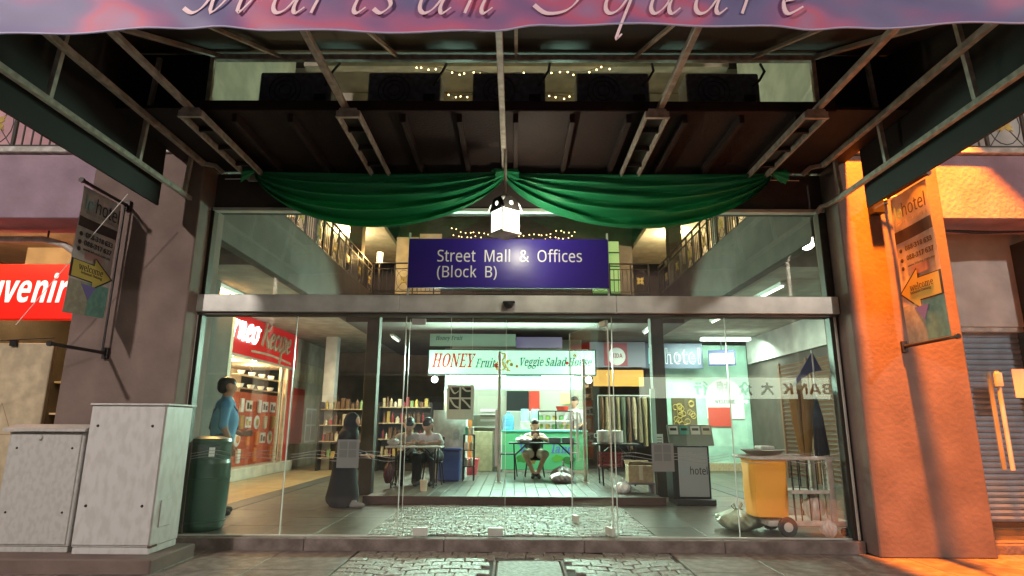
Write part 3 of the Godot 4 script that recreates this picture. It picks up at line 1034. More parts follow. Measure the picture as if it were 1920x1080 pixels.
	var F := [[-3.09, "unlit fluorescent trough fitting under the canopy, leftmost of four"], [-1.61, "unlit fluorescent trough fitting under the canopy, second from left"], [1.36, "unlit fluorescent trough fitting under the canopy, third from left"], [2.84, "unlit fluorescent trough fitting under the canopy, rightmost of four"]]
	for i in 4:
		var at := Vector3(F[i][0] - .04 * signf(F[i][0]), 4.175, .12)
		if i == 0:
			proto = thing("fluorescent_fitting", F[0][1], "light fitting", at, 0, "fluorescent fittings under the canopy")
			for s in [-1, 1]:
				st = mb()
				bx(st, Vector3(s * .1 - .012, -.09, 0), Vector3(s * .1 + .012, -.02, 1.56), .004)
				obj("side_rail", st, M.steel, proto)
			for z in [0.0, 1.53]:
				st = mb(); prism(st, PackedVector2Array([Vector2(-.115, -.09), Vector2(.115, -.09), Vector2(.08, 0), Vector2(-.08, 0)]), Vector3(0, 0, z), Vector3.RIGHT, Vector3.UP, Vector3(0, 0, .035)); obj("end_cap", st, M.steel, proto)
			st = mb(); bx(st, Vector3(-.088, -.02, .036), Vector3(.088, 0, 1.529), 0); obj("tray", st, M.dark_metal, proto)
			for z in [.4, .8, 1.2]:
				st = mb(); bx(st, Vector3(-.087, -.07, z), Vector3(.087, -.021, z + .03), .003); obj("louvre", st, M.dark_metal, proto)
		else:
			copy_of(proto, at, 0, F[i][1])
	# air conditioners on the ledge
	var ac: Node3D
	var A := [[-2.25, "leftmost"], [-1.14, "second from left"], [-.07, "middle"], [.99, "fourth from left"], [2.11, "rightmost"]]
	for i in 5:
		var lab: String = "dark air conditioner unit on the ledge under the canopy, %s of five" % A[i][1]
		if i == 0:
			ac = thing("air_conditioner", lab, "air conditioner", Vector3(A[0][0], 4.362, 1.12), 0, "air conditioners on the ledge")
			var am := pm(lin(.13, .14, .18), .5, "stain", 2)
			box("casing", Vector3(-.37, .03, -.15), Vector3(.37, .45, .15), am, ac, .015)
			for s in [-1, 1]:
				box("foot", Vector3(s * .25 - .04, 0, -.16), Vector3(s * .25 + .04, .03, .16), M.black, ac, .003)
			st = mb()
			for k in 20:
				var a0 := TAU * k / 20; var a1 := TAU * (k + 1) / 20
				for rr in [.06, .11, .16]:
					rod(st, Vector3(-.1 + cos(a0) * rr, .24 + sin(a0) * rr, .158), Vector3(-.1 + cos(a1) * rr, .24 + sin(a1) * rr, .158), .005, 4)
			obj("fan_grille", st, M.black, ac)
			box("service_cover", Vector3(.2, .06, .151), Vector3(.32, .2, .165), M.black, ac, .004)
			st = mb(); tube(st, [Vector3(.3, .3, .15), Vector3(.34, .32, .22), Vector3(.4, .42, .22), Vector3(.42, .58, .1)], .014, 8); obj("hose", st, M.black, ac)
		else:
			copy_of(ac, Vector3(A[i][0], 4.362, 1.12), 0, lab)
	# ropes
	var rp := thing("string_line", "thin white string sagging from the canopy past the left hotel banner", "string", Vector3.ZERO)
	st = mb(); rod(st, Vector3(-4.05, 3.62, .9), Vector3(-5.05, 2.25, .8), .004, 5); obj("strand", st, M.white, rp)
	var cb := thing("white_cable", "thin white cable strung along the fascia above the green swags", "cable", Vector3.ZERO)
	st = mb()
	var pts := []
	for i in 41:
		var x := lerpf(-3.5, 3.4, i / 40.0)
		pts.append(Vector3(x, 4.17 - .02 * absf(sin(x * 1.1)), .03))
	tube(st, pts, .006, 5); obj("strand", st, M.white, cb)

func swag(x0: float, x1: float, label: String, ph: float):
	var d := thing("green_swag", label, "drape", Vector3((x0 + x1) / 2, 4.16, .28), 0, "green swags over the entrance")
	var w := x1 - x0
	var st := mb()
	grid(st, func(u: float, v: float) -> Vector3:
		var e := 4.0 * u * (1.0 - u)
		e = pow(maxf(e, 0.0), .72)
		var topy := -.03 * sin(PI * u) - .015
		var y := topy - v * (.05 + .62 * e)
		var fold := sin(v * 26.0 + 1.6 * sin(u * 3.0 + ph) + ph) * .062 * (.35 + .65 * e) + .02 * sin(v * 47.0 + u * 9.0 + ph)
		return Vector3((u - .5) * w, y, .10 * e * sin(PI * v) + fold * (.4 + v)), 90, 80)
	obj("cloth", st, M.green_cloth, d)
	for s in [-1, 1]:
		st = mb()
		grid(st, func(u: float, v: float) -> Vector3:
			var a := TAU * u
			var r := .03 + .05 * v + .012 * sin(a * 7.0) * v
			return Vector3(s * w / 2 + s * .14 * v + cos(a) * r * .4, -.03 + sin(a) * r - .05 * v, .05 + cos(a) * r * .7), 42, 6)
		obj("gathered_end", st, M.green_cloth, d)

func lantern():
	var l := thing("house_lantern", "glowing white house shaped lantern hanging between the green swags", "lantern", Vector3(-.11, 3.24, .8), deg_to_rad(38))
	var g := glow(Color(1, 1, .9), 3.2)
	var s := .105
	box("floor_plate", Vector3(-s - .02, -.03, -s - .02), Vector3(s + .02, 0, s + .02), M.white_paint, l, .006)
	for k in 4:
		var t := Transform3D(Basis(Vector3.UP, k * PI / 2), Vector3.ZERO)
		var st := mb()
		bx(st, Vector3(-s + .012, .004, s - .006), Vector3(s - .012, .235, s), .001, t)
		obj("light_panel", st, g, l)
		st = mb()
		bx(st, Vector3(s - .012, 0, s - .012), Vector3(s + .004, .24, s + .004), .002, t)
		obj("corner_post", st, M.white_paint, l)
		st = mb()
		prism(st, PackedVector2Array([Vector2(-s - .02, 0), Vector2(s + .02, 0), Vector2(s * .95, .07), Vector2(s * .55, .13), Vector2(-s * .55, .13), Vector2(-s * .95, .07)]), t * Vector3(0, .24, s - .01), t.basis * Vector3.RIGHT, Vector3.UP, t.basis * Vector3(0, 0, .012))
		obj("roof_gable", st, M.dark_metal, l)
		st = mb()
		lathe(st, t * Vector3(0, .305, s + .003), [[.001, .004], [.022, .003], [.024, 0]], 14, t.basis * Basis(Vector3.RIGHT, PI / 2))
		obj("light_hole", st, g, l)
		st = mb()
		if k == 3: continue
		tube(st, [t * Vector3(s + .02, .235, s + .02), t * Vector3(s * 1.03, .30, s * 1.03), t * Vector3(s * .62, .375, s * .62)], .008, 6)
		obj("light_rim", st, glow(Color(1, 1, .9), 1.6), l)
	box("roof_cap", Vector3(-s * .6, .37, -s * .6), Vector3(s * .6, .4, s * .6), M.white_paint, l, .01)
	var st := mb(); rod(st, Vector3(0, .4, 0), Vector3(0, .94, 0), .018, 8); obj("hanger", st, M.steel, l)
	omni(l, Vector3(0, .12, .2), Color(1, .97, .85), .45, .03)
	omni(l, Vector3(.2, .12, 0), Color(1, .97, .85), .45, .03)

# ------------------------------------------------------------------ hotel banners
func hotel_banner(at: Vector3, turn: float, label: String, right: bool):
	# local x runs out from the wall, the face looks along local +z; print reads from the viewer's side
	var b := thing("hotel_banner", label, "banner", at, turn, "hotel banners on the columns")
	var L := .74
	var wall := 0.0 if right else L
	var tip := L if right else 0.0
	var od := 1.0 if right else -1.0
	var st := mb(); rod(st, Vector3(0, 1.68, 0), Vector3(L, 1.68, 0), .018, 8); rod(st, Vector3(tip, 1.68, 0), Vector3(tip + od * .03, 1.68, 0), .028, 8); obj("top_pole", st, M.dark_metal, b)
	st = mb(); rod(st, Vector3(wall, 0, 0), Vector3(tip + od * .06, 0, 0), .018, 8); rod(st, Vector3(tip + od * .05, 0, 0), Vector3(tip + od * .08, 0, 0), .026, 8); obj("bottom_pole", st, M.dark_metal, b)
	for y in [0.0, 1.68]:
		box("wall_bracket", Vector3(wall - .025, y - .06, -.03), Vector3(wall + .025, y + .06, .03), M.dark_metal, b, .004)
	if not right:
		st = mb(); rod(st, Vector3(L - .06, 0, 0), Vector3(L - .06, 1.68, 0), .012, 8); obj("stay", st, M.dark_metal, b)
	var w0 := .10 if right else .02
	var w1 := L - (.02 if right else .12)
	var y0 := .36 if not right else .02
	var y1 := 1.64
	var H := y1 - y0
	st = mb()
	grid(st, func(u: float, v: float) -> Vector3:
		return Vector3(lerpf(w0, w1, u) + .015 * sin(v * 5.0) * (u - .5), lerpf(y0, y1, v) - .04 * (1 - u) * (1 - v), .007 * sin(u * 5.0 + v * 4.0) + .006 * sin(v * 9.0)), 20, 40)
	obj("cloth", st, pm(lin(.52, .50, .49), .6, "patch", 2), b)
	# printed panels follow the cloth a few millimetres proud
	var P := func(u: float, v: float) -> Vector3:
		return Vector3(lerpf(w0, w1, u), lerpf(y0, y1, v) - .04 * (1 - u) * (1 - v), .007 * sin(u * 5.0 + v * 4.0) + .006 * sin(v * 9.0))
	var patch := func(called: String, u0: float, v0: float, u1: float, v1: float, m: Material, lift: float):
		var s := mb()
		grid(s, func(u: float, v: float) -> Vector3: return P.call(lerpf(u0, u1, u), lerpf(v0, v1, v)) + Vector3(0, 0, lift), 12, 8)
		obj(called, s, m, b)
	patch.call("print_field", .0, .0, .5, .26, pm(lin(.35, .36, .28), .6, "patch", 3), .003)
	patch.call("print_field", .5, .0, 1., .26, pm(lin(.16, .36, .30), .6, "patch", 3), .003)
	patch.call("print_stripe", .02, .68, .98, .76, pm(lin(.05, .035, .035), .6), .003)
	patch.call("print_field", .3, .44, .75, .5, pm(lin(.48, .30, .30), .6), .003)
	# arrow: local x direction of the arrow head
	var face: Vector3 = P.call(.5, .34) + Vector3(0, 0, .012)
	var ww := w1 - w0
	var hd := -1.0 if right else 1.0
	var arrow := func(k: float) -> PackedVector2Array:
		return PackedVector2Array([Vector2(-hd * .44, .11) * k, Vector2(hd * .04, .11) * k, Vector2(hd * .04, .2) * k, Vector2(hd * .47, 0) * k, Vector2(hd * .04, -.2) * k, Vector2(hd * .04, -.11) * k, Vector2(-hd * .44, -.11) * k])
	st = mb(); prism(st, arrow.call(1.06 * ww / .9), face, Vector3.RIGHT, Vector3(0, H, 0) * .95, Vector3(0, 0, .003)); obj("arrow_outline", st, M.black, b)
	st = mb(); prism(st, arrow.call(.96 * ww / .9), face + Vector3(0, 0, .0035), Vector3.RIGHT, Vector3(0, H, 0) * .95, Vector3(0, 0, .002)); obj("arrow", st, pm(lin(.50, .42, .10), .6), b)
	st = mb(); prism(st, PackedVector2Array([Vector2(-.1, .05), Vector2(.12, .05), Vector2(.03, -.1)]), P.call(.45, .2) + Vector3(0, 0, .006), Vector3.RIGHT, Vector3.UP, Vector3(0, 0, .002)); obj("print_mark", st, pm(lin(.16, .15, .40), .6), b)
	var dk := pm(lin(.04, .035, .04), .6)
	var lettering := func(s: String, f: String, u: float, v: float, w: float, h: float, m: Material):
		# the reader stands on the +z side and sees local x run as laid out here
		var x: Vector3 = P.call(u, v) + Vector3(0, 0, .014)
		text(b, "lettering", s, f, x, w, h, m, 0, .002)
	lettering.call("hotel", "Droid Sans", .64, .88, .37, .16, dk)
	lettering.call("le", "Droid Sans:bold", .20, .88, .12, .15, pm(lin(.25, .45, .45), .6))
	lettering.call("KOTA KINABALU", "Droid Sans", .53, .80, .48, .035, pm(lin(.3, .28, .28), .6))
	lettering.call("088-318 633", "Droid Sans:bold", .58, .625, .42, .055, dk)
	lettering.call("088-317 637", "Droid Sans:bold", .58, .56, .42, .055, dk)
	lettering.call("www.lehotel.com.my", "Droid Sans", .58, .505, .42, .035, dk)
	for v in [.625, .56, .505]:
		st = mb(); lathe(st, P.call(.12, v) + Vector3(0, 0, .008), [[.001, .003], [.022, .002], [.024, 0]], 12, Basis(Vector3.RIGHT, PI / 2)); obj("print_dot", st, dk, b)
	var at2: Vector3 = face + Vector3(0, .035, .008)
	text(b, "lettering", "welcome", "Droid Serif", at2 + Vector3(.02 if hd < 0 else -.02, 0, 0), .36, .07, dk, 0, .002)
	text(b, "lettering", "Selamat Datang", "Droid Serif", at2 + Vector3(0, -.06, 0), .32, .035, dk, 0, .002)

func banners():
	# left: seen from the right, its face looks +x; right: its face looks -x
	hotel_banner(Vector3(-4.42, 2.02, 1.06), PI / 2, "hotel banner on poles at the left column, arrow pointing right", false)
	hotel_banner(Vector3(4.2, 2.13, .31), -PI / 2, "hotel banner on poles at the orange lit right column, arrow pointing left", true)

# ------------------------------------------------------------------ street furniture in front
func cabinets():
	var p := thing("cabinet_plinth", "brown rendered plinth under the two electrical cabinets", "plinth", Vector3(-4.3, 0, .75))
	box("plinth_block", Vector3(-1.6, -.05, -.36), Vector3(1.12, .12, .4), M.plaster, p, .012)
	var t := thing("electrical_cabinet", "tall light grey electrical cabinet on the plinth beside the left column", "cabinet", Vector3(-3.68, .12, .72))
	box("body", Vector3(-.36, .06, -.24), Vector3(.36, 1.33, .23), M.cabinet, t, .008)
	box("base", Vector3(-.35, 0, -.235), Vector3(.35, .057, .225), M.cabinet, t, .004)
	box("door_panel", Vector3(-.35, .08, .231), Vector3(.35, 1.32, .243), M.cabinet, t, .004)
	box("roof_sheet", Vector3(-.37, 1.331, -.27), Vector3(.385, 1.35, .25), M.cabinet, t, .004)
	box("side_hatch", Vector3(.3605, .22, -.05), Vector3(.372, .46, .14), M.cabinet, t, .003)
	for a in [[-.27, 1.14], [.25, 1.14], [-.27, .42], [.25, .42]]:
		var st := mb(); lathe(st, Vector3(a[0], a[1], .243), [[.001, .008], [.011, .007], [.014, 0]], 12, Basis(Vector3.RIGHT, PI / 2)); obj("bolt", st, M.dark_metal, t)
	var rust := mb(); bx(rust, Vector3(.34, .055, .12), Vector3(.366, .075, .236), .002); obj("rust_strip", rust, pm(lin(.14, .07, .04), .9, "stain", 6), t)
	var s := thing("electrical_cabinet", "shorter stained grey electrical cabinet with sloping lid left of the tall one", "cabinet", Vector3(-4.47, .12, .68))
	box("body", Vector3(-.37, .05, -.2), Vector3(.36, 1.08, .2), M.cabinet_old, s, .008)
	box("base", Vector3(-.36, 0, -.195), Vector3(.35, .047, .195), M.cabinet_old, s, .004)
	box("door_panel", Vector3(-.345, .07, .201), Vector3(.33, 1.06, .213), M.cabinet_old, s, .004)
	var st := mb()
	prism(st, PackedVector2Array([Vector2(-.26, 1.085), Vector2(.26, 1.085), Vector2(.26, 1.11), Vector2(.1, 1.15), Vector2(-.26, 1.15)]), Vector3(-.4, 0, 0), Vector3(0, 0, 1), Vector3.UP, Vector3(.79, 0, 0)); obj("lid", st, M.cabinet_old, s)
	for a in [[-.27, .93], [.26, .93], [-.27, .35], [.26, .35]]:
		st = mb(); lathe(st, Vector3(a[0], a[1], .213), [[.001, .006], [.009, .005], [.011, 0]], 12, Basis(Vector3.RIGHT, PI / 2)); obj("bolt", st, M.dark_metal, s)
	st = mb(); lathe(st, Vector3(-.06, 1.03, .213), [[.001, .02], [.022, .018], [.026, 0]], 14, Basis(Vector3.RIGHT, PI / 2)); obj("lock", st, M.alu, s)
	st = mb(); bx(st, Vector3(.361, .35, -.05), Vector3(.40, .55, .1), .004); obj("cable_box", st, M.cabinet_old, s)
	st = mb(); tube(st, [Vector3(.38, .55, .02), Vector3(.37, .7, .05), Vector3(.385, .8, .03), Vector3(.37, .9, .06)], .008, 6); obj("cable", st, M.red, s)

func litter_bin():
	var b := thing("litter_bin", "dark green barrel litter bin behind the glass beside the left column", "litter bin", Vector3(-3.56, .12, -.42), .5)
	var st := mb()
	lathe(st, Vector3.ZERO, [[.001, .0], [.235, .0], [.25, .03], [.262, .3], [.268, .55], [.262, .72], [.25, .76]], 32); obj("barrel", st, M.bin_green, b)
	for y in [.1, .56]:
		st = mb(); lathe(st, Vector3(0, y, 0), [[.262, -.012], [.276, 0], [.262, .012]], 32); obj("hoop", st, M.bin_green, b)
	st = mb(); lathe(st, Vector3(0, .76, 0), [[.25, 0], [.25, .16], [.255, .2], [.245, .235], [.12, .26], [.001, .26]], 32); obj("hood", st, M.bin_green, b)
	st = mb(); bx(st, Vector3(-.13, .79, .2), Vector3(.11, .93, .262), .01); obj("opening", st, M.black, b)
	st = mb(); bx(st, Vector3(.0, .80, .255), Vector3(.06, .9, .266), .002); obj("paper_label", st, M.white, b)

func trolley():
	var c := thing("cleaning_trolley", "janitor trolley with yellow bag and upright brooms behind the right glass", "trolley", Vector3(3.05, .12, -.38))
	var fr := pm(lin(.5, .47, .42), .5, "patch", 2)
	box("deck", Vector3(-.28, .10, -.22), Vector3(.62, .16, .22), fr, c, .012)
	for z in [-.2, .2]:
		box("upright", Vector3(.42, .16, z - .025), Vector3(.48, .82, z + .025), fr, c, .006)
		box("top_bar", Vector3(-.42, .80, z - .02), Vector3(.5, .84, z + .02), fr, c, .006)
		box("shelf_rail", Vector3(.0, .44, z - .015), Vector3(.43, .48, z + .015), fr, c, .005)
		for x in [.03, .1, .2, .3]:
			var sr := mb(); rod(sr, Vector3(x, .16, z), Vector3(x, .8, z), .008, 6); obj("rod", sr, M.dark_metal, c)
		var w := mb(); lathe(w, Vector3(-.08, .1, z + signf(z) * .03), [[.001, -.02], [.045, -.02], [.06, -.018], [.1, -.018], [.105, 0], [.1, .018], [.06, .018], [.045, .02], [.001, .02]], 22, Basis(Vector3.RIGHT, PI / 2))
		var wheel := obj("wheel", w, M.rubber, c)
		w = mb(); lathe(w, Vector3(-.08, .1, z + signf(z) * .03), [[.001, -.023], [.05, -.022], [.05, .022], [.001, .023]], 18, Basis(Vector3.RIGHT, PI / 2)); obj("hub", w, M.alu, wheel)
	for x in [.56]:
		for z in [-.18, .18]:
			var sc := mb(); lathe(sc, Vector3(x, .045, z), [[.001, -.015], [.042, -.015], [.045, 0], [.042, .015], [.001, .015]], 14, Basis(Vector3.RIGHT, PI / 2)); obj("castor", sc, M.rubber, c)
	box("shelf", Vector3(.0, .455, -.185), Vector3(.42, .468, .185), fr, c, .003)
	var st := mb()
	tube(st, [Vector3(-.4, .82, -.2), Vector3(-.5, .83, -.1), Vector3(-.5, .83, .1), Vector3(-.4, .82, .2)], .016, 8); obj("push_handle", st, fr, c)
	# bag: open tapered sack with folds
	st = mb()
	grid(st, func(u: float, v: float) -> Vector3:
		var a := TAU * u
		var k := 1.0 - .12 * (1.0 - v)
		var sx := signf(cos(a)) * pow(absf(cos(a)), .35) * .215 * k
		var sz := signf(sin(a)) * pow(absf(sin(a)), .35) * .19 * k
		var f := .012 * sin(a * 5.0 + v * 3.0) * sin(v * PI)
		return Vector3(-.2 + sx + f, .19 + .62 * v, sz + f), 64, 24)
	obj("yellow_bag", st, M.yellow_bag, c)
	st = mb()
	for k in 32:
		var a0 := TAU * k / 32; var a1 := TAU * (k + 1) / 32
		var p := func(a: float) -> Vector3: return Vector3(-.2 + signf(cos(a)) * pow(absf(cos(a)), .35) * .215 * .88, .19, signf(sin(a)) * pow(absf(sin(a)), .35) * .19 * .88)
		tri(st, Vector3(-.2, .185, 0), p.call(a0), p.call(a1), Vector3.DOWN)
	obj("bag_bottom", st, M.yellow_bag, c)
	var tr := thing("plastic_tray", "shallow grey basin lying on the trolley top over the yellow bag", "basin", Vector3(2.86, .965, -.38))
	st = mb(); lathe(st, Vector3.ZERO, [[.001, 0], [.14, 0], [.2, .05], [.215, .055], [.2, .06], [.14, .012], [.001, .012]], 28, Basis.from_scale(Vector3(1.2, 1, .9))); obj("bowl", st, pm(lin(.22, .19, .18), .5), tr)
	st = mb(); bx(st, Vector3(-.06, .06, -.1), Vector3(.1, .1, .1), .01); obj("folded_cloth", st, M.white_paint, tr)
	# brooms
	var b := thing("straw_broom", "brown straw broom standing bristles up in the trolley", "broom", Vector3(3.36, .29, -.45))
	st = mb(); rod(st, Vector3(0, 0, 0), Vector3(.02, .78, 0), .014, 8); obj("handle", st, M.brown_wood, b)
	st = mb()
	for i in 260:
		var a := rng.randf() * TAU
		var r := sqrt(rng.randf())
		var p0 := Vector3(.02 + cos(a) * r * .06, .66, sin(a) * r * .025)
		var p1 := Vector3(.03 + cos(a) * r * .15, 1.42 + rng.randf_range(-.08, .04), sin(a) * r * .05)
		tube(st, [p0, p0.lerp(p1, .5) + Vector3(cos(a) * .02, 0, 0), p1], .007, 3, .003, false)
	obj("bristles", st, M.broom, b)
	var m := thing("dust_mop", "pole with dark mop head and small navy pennant cloth in the trolley", "mop", Vector3(3.5, .29, -.34))
	st = mb(); rod(st, Vector3(0, 0, 0), Vector3(.02, 1.88, 0), .011, 8); obj("pole", st, M.white_paint, m)
	st = mb(); prism(st, PackedVector2Array([Vector2(0, 0), Vector2(-.28, -.42), Vector2(-.03, -.24), Vector2(.1, -.22)]), Vector3(.02, 1.86, -.01), Vector3.RIGHT, Vector3.UP, Vector3(0, 0, .012)); obj("pennant", st, M.navy, m)
	st = mb()
	for i in 70:
		var a := rng.randf() * TAU
		tube(st, [Vector3(.01, 1.36, 0), Vector3(.01 + cos(a) * .05, 1.1, sin(a) * .04), Vector3(.02 + cos(a) * .075, .7 + rng.randf_range(-.08, .08), sin(a) * .05)], .009, 4)
	obj("mop_strands", st, pm(lin(.03, .03, .045), .9), m)
	for a in [[-.3, .27, "clear plastic bag of rubbish hanging low on the trolley", .3], [.08, .3, "small crumpled plastic bag beside the trolley wheel", .12]]:
		pass

func plastic_bag(at: Vector3, r: float, h: float, m: Material, label: String, group := ""):
	var b := thing("plastic_bag", label, "bag", at, rng.randf() * TAU, group)
	var st := mb()
	var ph := rng.randf() * 6.0
	grid(st, func(u: float, v: float) -> Vector3:
		var a := TAU * u
		var k := sin(PI * clampf(.08 + v * .86, 0, 1))
		k = pow(k, .6) * (1.0 if v < .75 else lerpf(1.0, .6, (v - .75) * 4.0))
		var q := r * k * (1.0 + .12 * sin(a * 3.0 + ph) + .08 * sin(a * 7.0 + v * 5.0 + ph) + .05 * sin(a * 13.0 - v * 11.0))
		return Vector3(cos(a) * q, h * v * .8, sin(a) * q), 48, 18)
	obj("sack", st, m, b)
	st = mb()
	for s in [-1, 1]:
		tube(st, [Vector3(s * r * .1, h * .74, 0), Vector3(s * r * .45, h * .95, .01), Vector3(s * r * .3, h * 1.05, 0), Vector3(s * r * .05, h * .78, .01)], .008, 5)
	obj("tied_handles", st, m, b)

# ------------------------------------------------------------------ left and right outer shops
func outer_shops():
	var s := thing("souvenir_shop", "small souvenir shop with red lit fascia left of the column", "shop", Vector3(0, 0, 0))
	box("back_wall", Vector3(-14, .1, -3.6), Vector3(-4.9, 3.79, -3.5), M.cream, s, 0)
	box("side_wall", Vector3(-5.0, .1, -3.49), Vector3(-4.9, 3.79, -.31), M.brown_wall, s, 0)
	var rs := glow(Color(.95, .10, .03), .55)
	rs.albedo_color = Color(.8, .08, .03)
	box("sign_fascia", Vector3(-11, 2.55, -.75), Vector3(-5.02, 3.26, -.62), rs, s, .006)
	text(s, "sign_lettering", "Souvenir", "Droid Sans:bold", Vector3(-6.35, 2.95, -.616), 1.36, 0.39, glow(Color(1, .95, .9), .9), .12)
	area(s, Vector3(-7.2, 2.9, -.55), Vector3(0, -.1, 1), 3.4, .6, Color(1, .25, .12), .4)
	var st := mb()
	tube(st, [Vector3(-8.5, 3.46, -.2), Vector3(-5.75, 3.46, -.2), Vector3(-5.5, 3.40, -.22), Vector3(-5.3, 3.25, -.3), Vector3(-5.1, 3.2, -.4)], .04, 10); obj("conduit", st, M.white_paint, s)
	st = mb(); rod(st, Vector3(-5.7, 3.46, -.2), Vector3(-5.7, 3.79, -.2), .012, 6); obj("conduit_hanger", st, M.dark_metal, s)
	for x in [-6.45, -7.9]:
		st = mb(); lathe(st, Vector3(x, 3.788, -.35), [[.001, 0], [.09, 0], [.1, .012]], 18); obj("downlight", st, glow(Color(1, .85, .6), 5.0), s)
		omni(s, Vector3(x, 3.68, -.35), Color(1, .82, .55), 1.6, .08)
	# lit goods inside
	area(s, Vector3(-7.0, 3.3, -2.0), Vector3(0, -1, 0), 2.5, .5, Color(1, .85, .6), 6.0)
	for y in [.9, 1.4, 1.9]:
		box("shelf", Vector3(-9, y, -3.45), Vector3(-5.05, y + .03, -3.0), M.cream, s, .003)
		for i in 22:
			var x := -8.9 + i * .175
			var hh := rng.randf_range(.15, .36)
			box("gift_box", Vector3(x, y + .031, -3.35), Vector3(x + .14, y + .031 + hh, -3.15), [M.orange, M.gold, M.white, M.red, M.cardboard, M.cream][rng.randi() % 6], s, .004)
	var b := thing("folded_board", "tall cream folding board with triangle mark behind the stained cabinet", "board", Vector3(-5.72, .1, -.28))
	box("panel", Vector3(-.62, 0, -.03), Vector3(.28, 2.1, .03), pm(lin(.60, .50, .33), .65, "patch", 1.4), b, .008)
	box("panel", Vector3(-1.6, 0, -.05), Vector3(-.63, 2.14, .01), pm(lin(.62, .55, .42), .65, "patch", 1.2), b, .008)
	st = mb(); stroke(st, [Vector2(-.35, 1.05), Vector2(-.2, 1.4), Vector2(-.03, 1.05), Vector2(-.35, 1.05)], .012, .7, .9, .002); obj("triangle_mark", st, pm(lin(.35, .22, .12), .7), b, Vector3(0, 0, .031))
	st = mb(); tube(st, [Vector3(-1.0, 2.2, .06), Vector3(-.3, 2.12, .08), Vector3(.3, 2.16, .06)], .008, 5); obj("cable", st, M.black, b)
	box("junction_box", Vector3(-.22, 2.06, .03), Vector3(-.14, 2.14, .07), M.black, b, .004)
	# right: white wall over a roller shutter behind a glass door
	var r := thing("shutter_shop", "closed shop with white upper wall and blue grey roller shutter right of the column", "shop")
	box("upper_wall", Vector3(4.87, 2.5, -.75), Vector3(14, 3.79, -.6), M.white_wall, r, .004)
	box("shutter_box", Vector3(4.87, 2.44, -.8), Vector3(14, 2.498, -.62), M.white_paint, r, .004)
	st = mb()
	prism(st, PackedVector2Array([Vector2(0, 0), Vector2(.012, .008), Vector2(.02, .035), Vector2(.012, .06), Vector2(0, .066)]), Vector3(0, 0, 0), Vector3(0, 0, 1), Vector3.UP, Vector3(3.6, 0, 0))
	var slat := st.commit()
	for i in 33:
		inst("slat", slat, M.shutter, r, Transform3D(Basis.IDENTITY, Vector3(4.95, .2 + i * .0682, -.74)))
	box("shutter_back", Vector3(4.9, .14, -.80), Vector3(8.6, 2.44, -.76), M.black, r, 0)
	box("bottom_bar", Vector3(4.95, .14, -.75), Vector3(8.55, .195, -.70), M.dark_metal, r, .004)
	var d := Node3D.new(); d.name = "glass_door"; r.add_child(d, true)
	box("pane", Vector3(4.9, .13, -.28), Vector3(5.78, 2.42, -.268), M.glass, d, 0)
	box("pane", Vector3(5.79, .13, -.28), Vector3(6.9, 2.42, -.268), M.glass, d, 0)
	box("patch_fitting", Vector3(5.8, .13, -.3), Vector3(5.99, .22, -.25), M.alu, d, .004)
	for zz in [-.33, -.21]:
		st = mb(); rod(st, Vector3(5.56, .82, zz), Vector3(5.56, 1.92, zz), .024, 12); obj("handle", st, M.alu, d)
	box("handle_plate", Vector3(5.52, 1.74, -.22), Vector3(5.6, 1.9, -.18), M.alu, d, .006)
	box("notice", Vector3(5.78, 1.62, -.266), Vector3(6.0, 1.95, -.262), pm(lin(.7, .6, .5), .6), d, 0)
	st = mb(); tube(st, [Vector3(4.9, 3.52, .1), Vector3(5.4, 3.5, .05), Vector3(6.2, 3.55, 0), Vector3(7.5, 3.53, 0)], .012, 6)
	tube(st, [Vector3(4.9, 3.55, .02), Vector3(5.6, 3.53, .02), Vector3(7.5, 3.57, 0)], .009, 6); obj("cables", st, M.black, r)
	# junction box on the right column
	var j := thing("junction_box", "metal junction box with conduit at the top of the right column", "junction box", Vector3(4.08, 3.72, .31))
	box("case", Vector3(-.07, -.1, 0), Vector3(.06, .1, .1), M.alu_dark, j, .008)
	st = mb(); tube(st, [Vector3(.0, .1, .05), Vector3(.03, .22, .06), Vector3(.1, .3, .04)], .018, 8); obj("conduit", st, M.dark_metal, j)
	st = mb(); tube(st, [Vector3(.06, .05, .06), Vector3(.2, .1, .1), Vector3(.3, .02, .12)], .01, 6); obj("cable", st, M.cream, j)

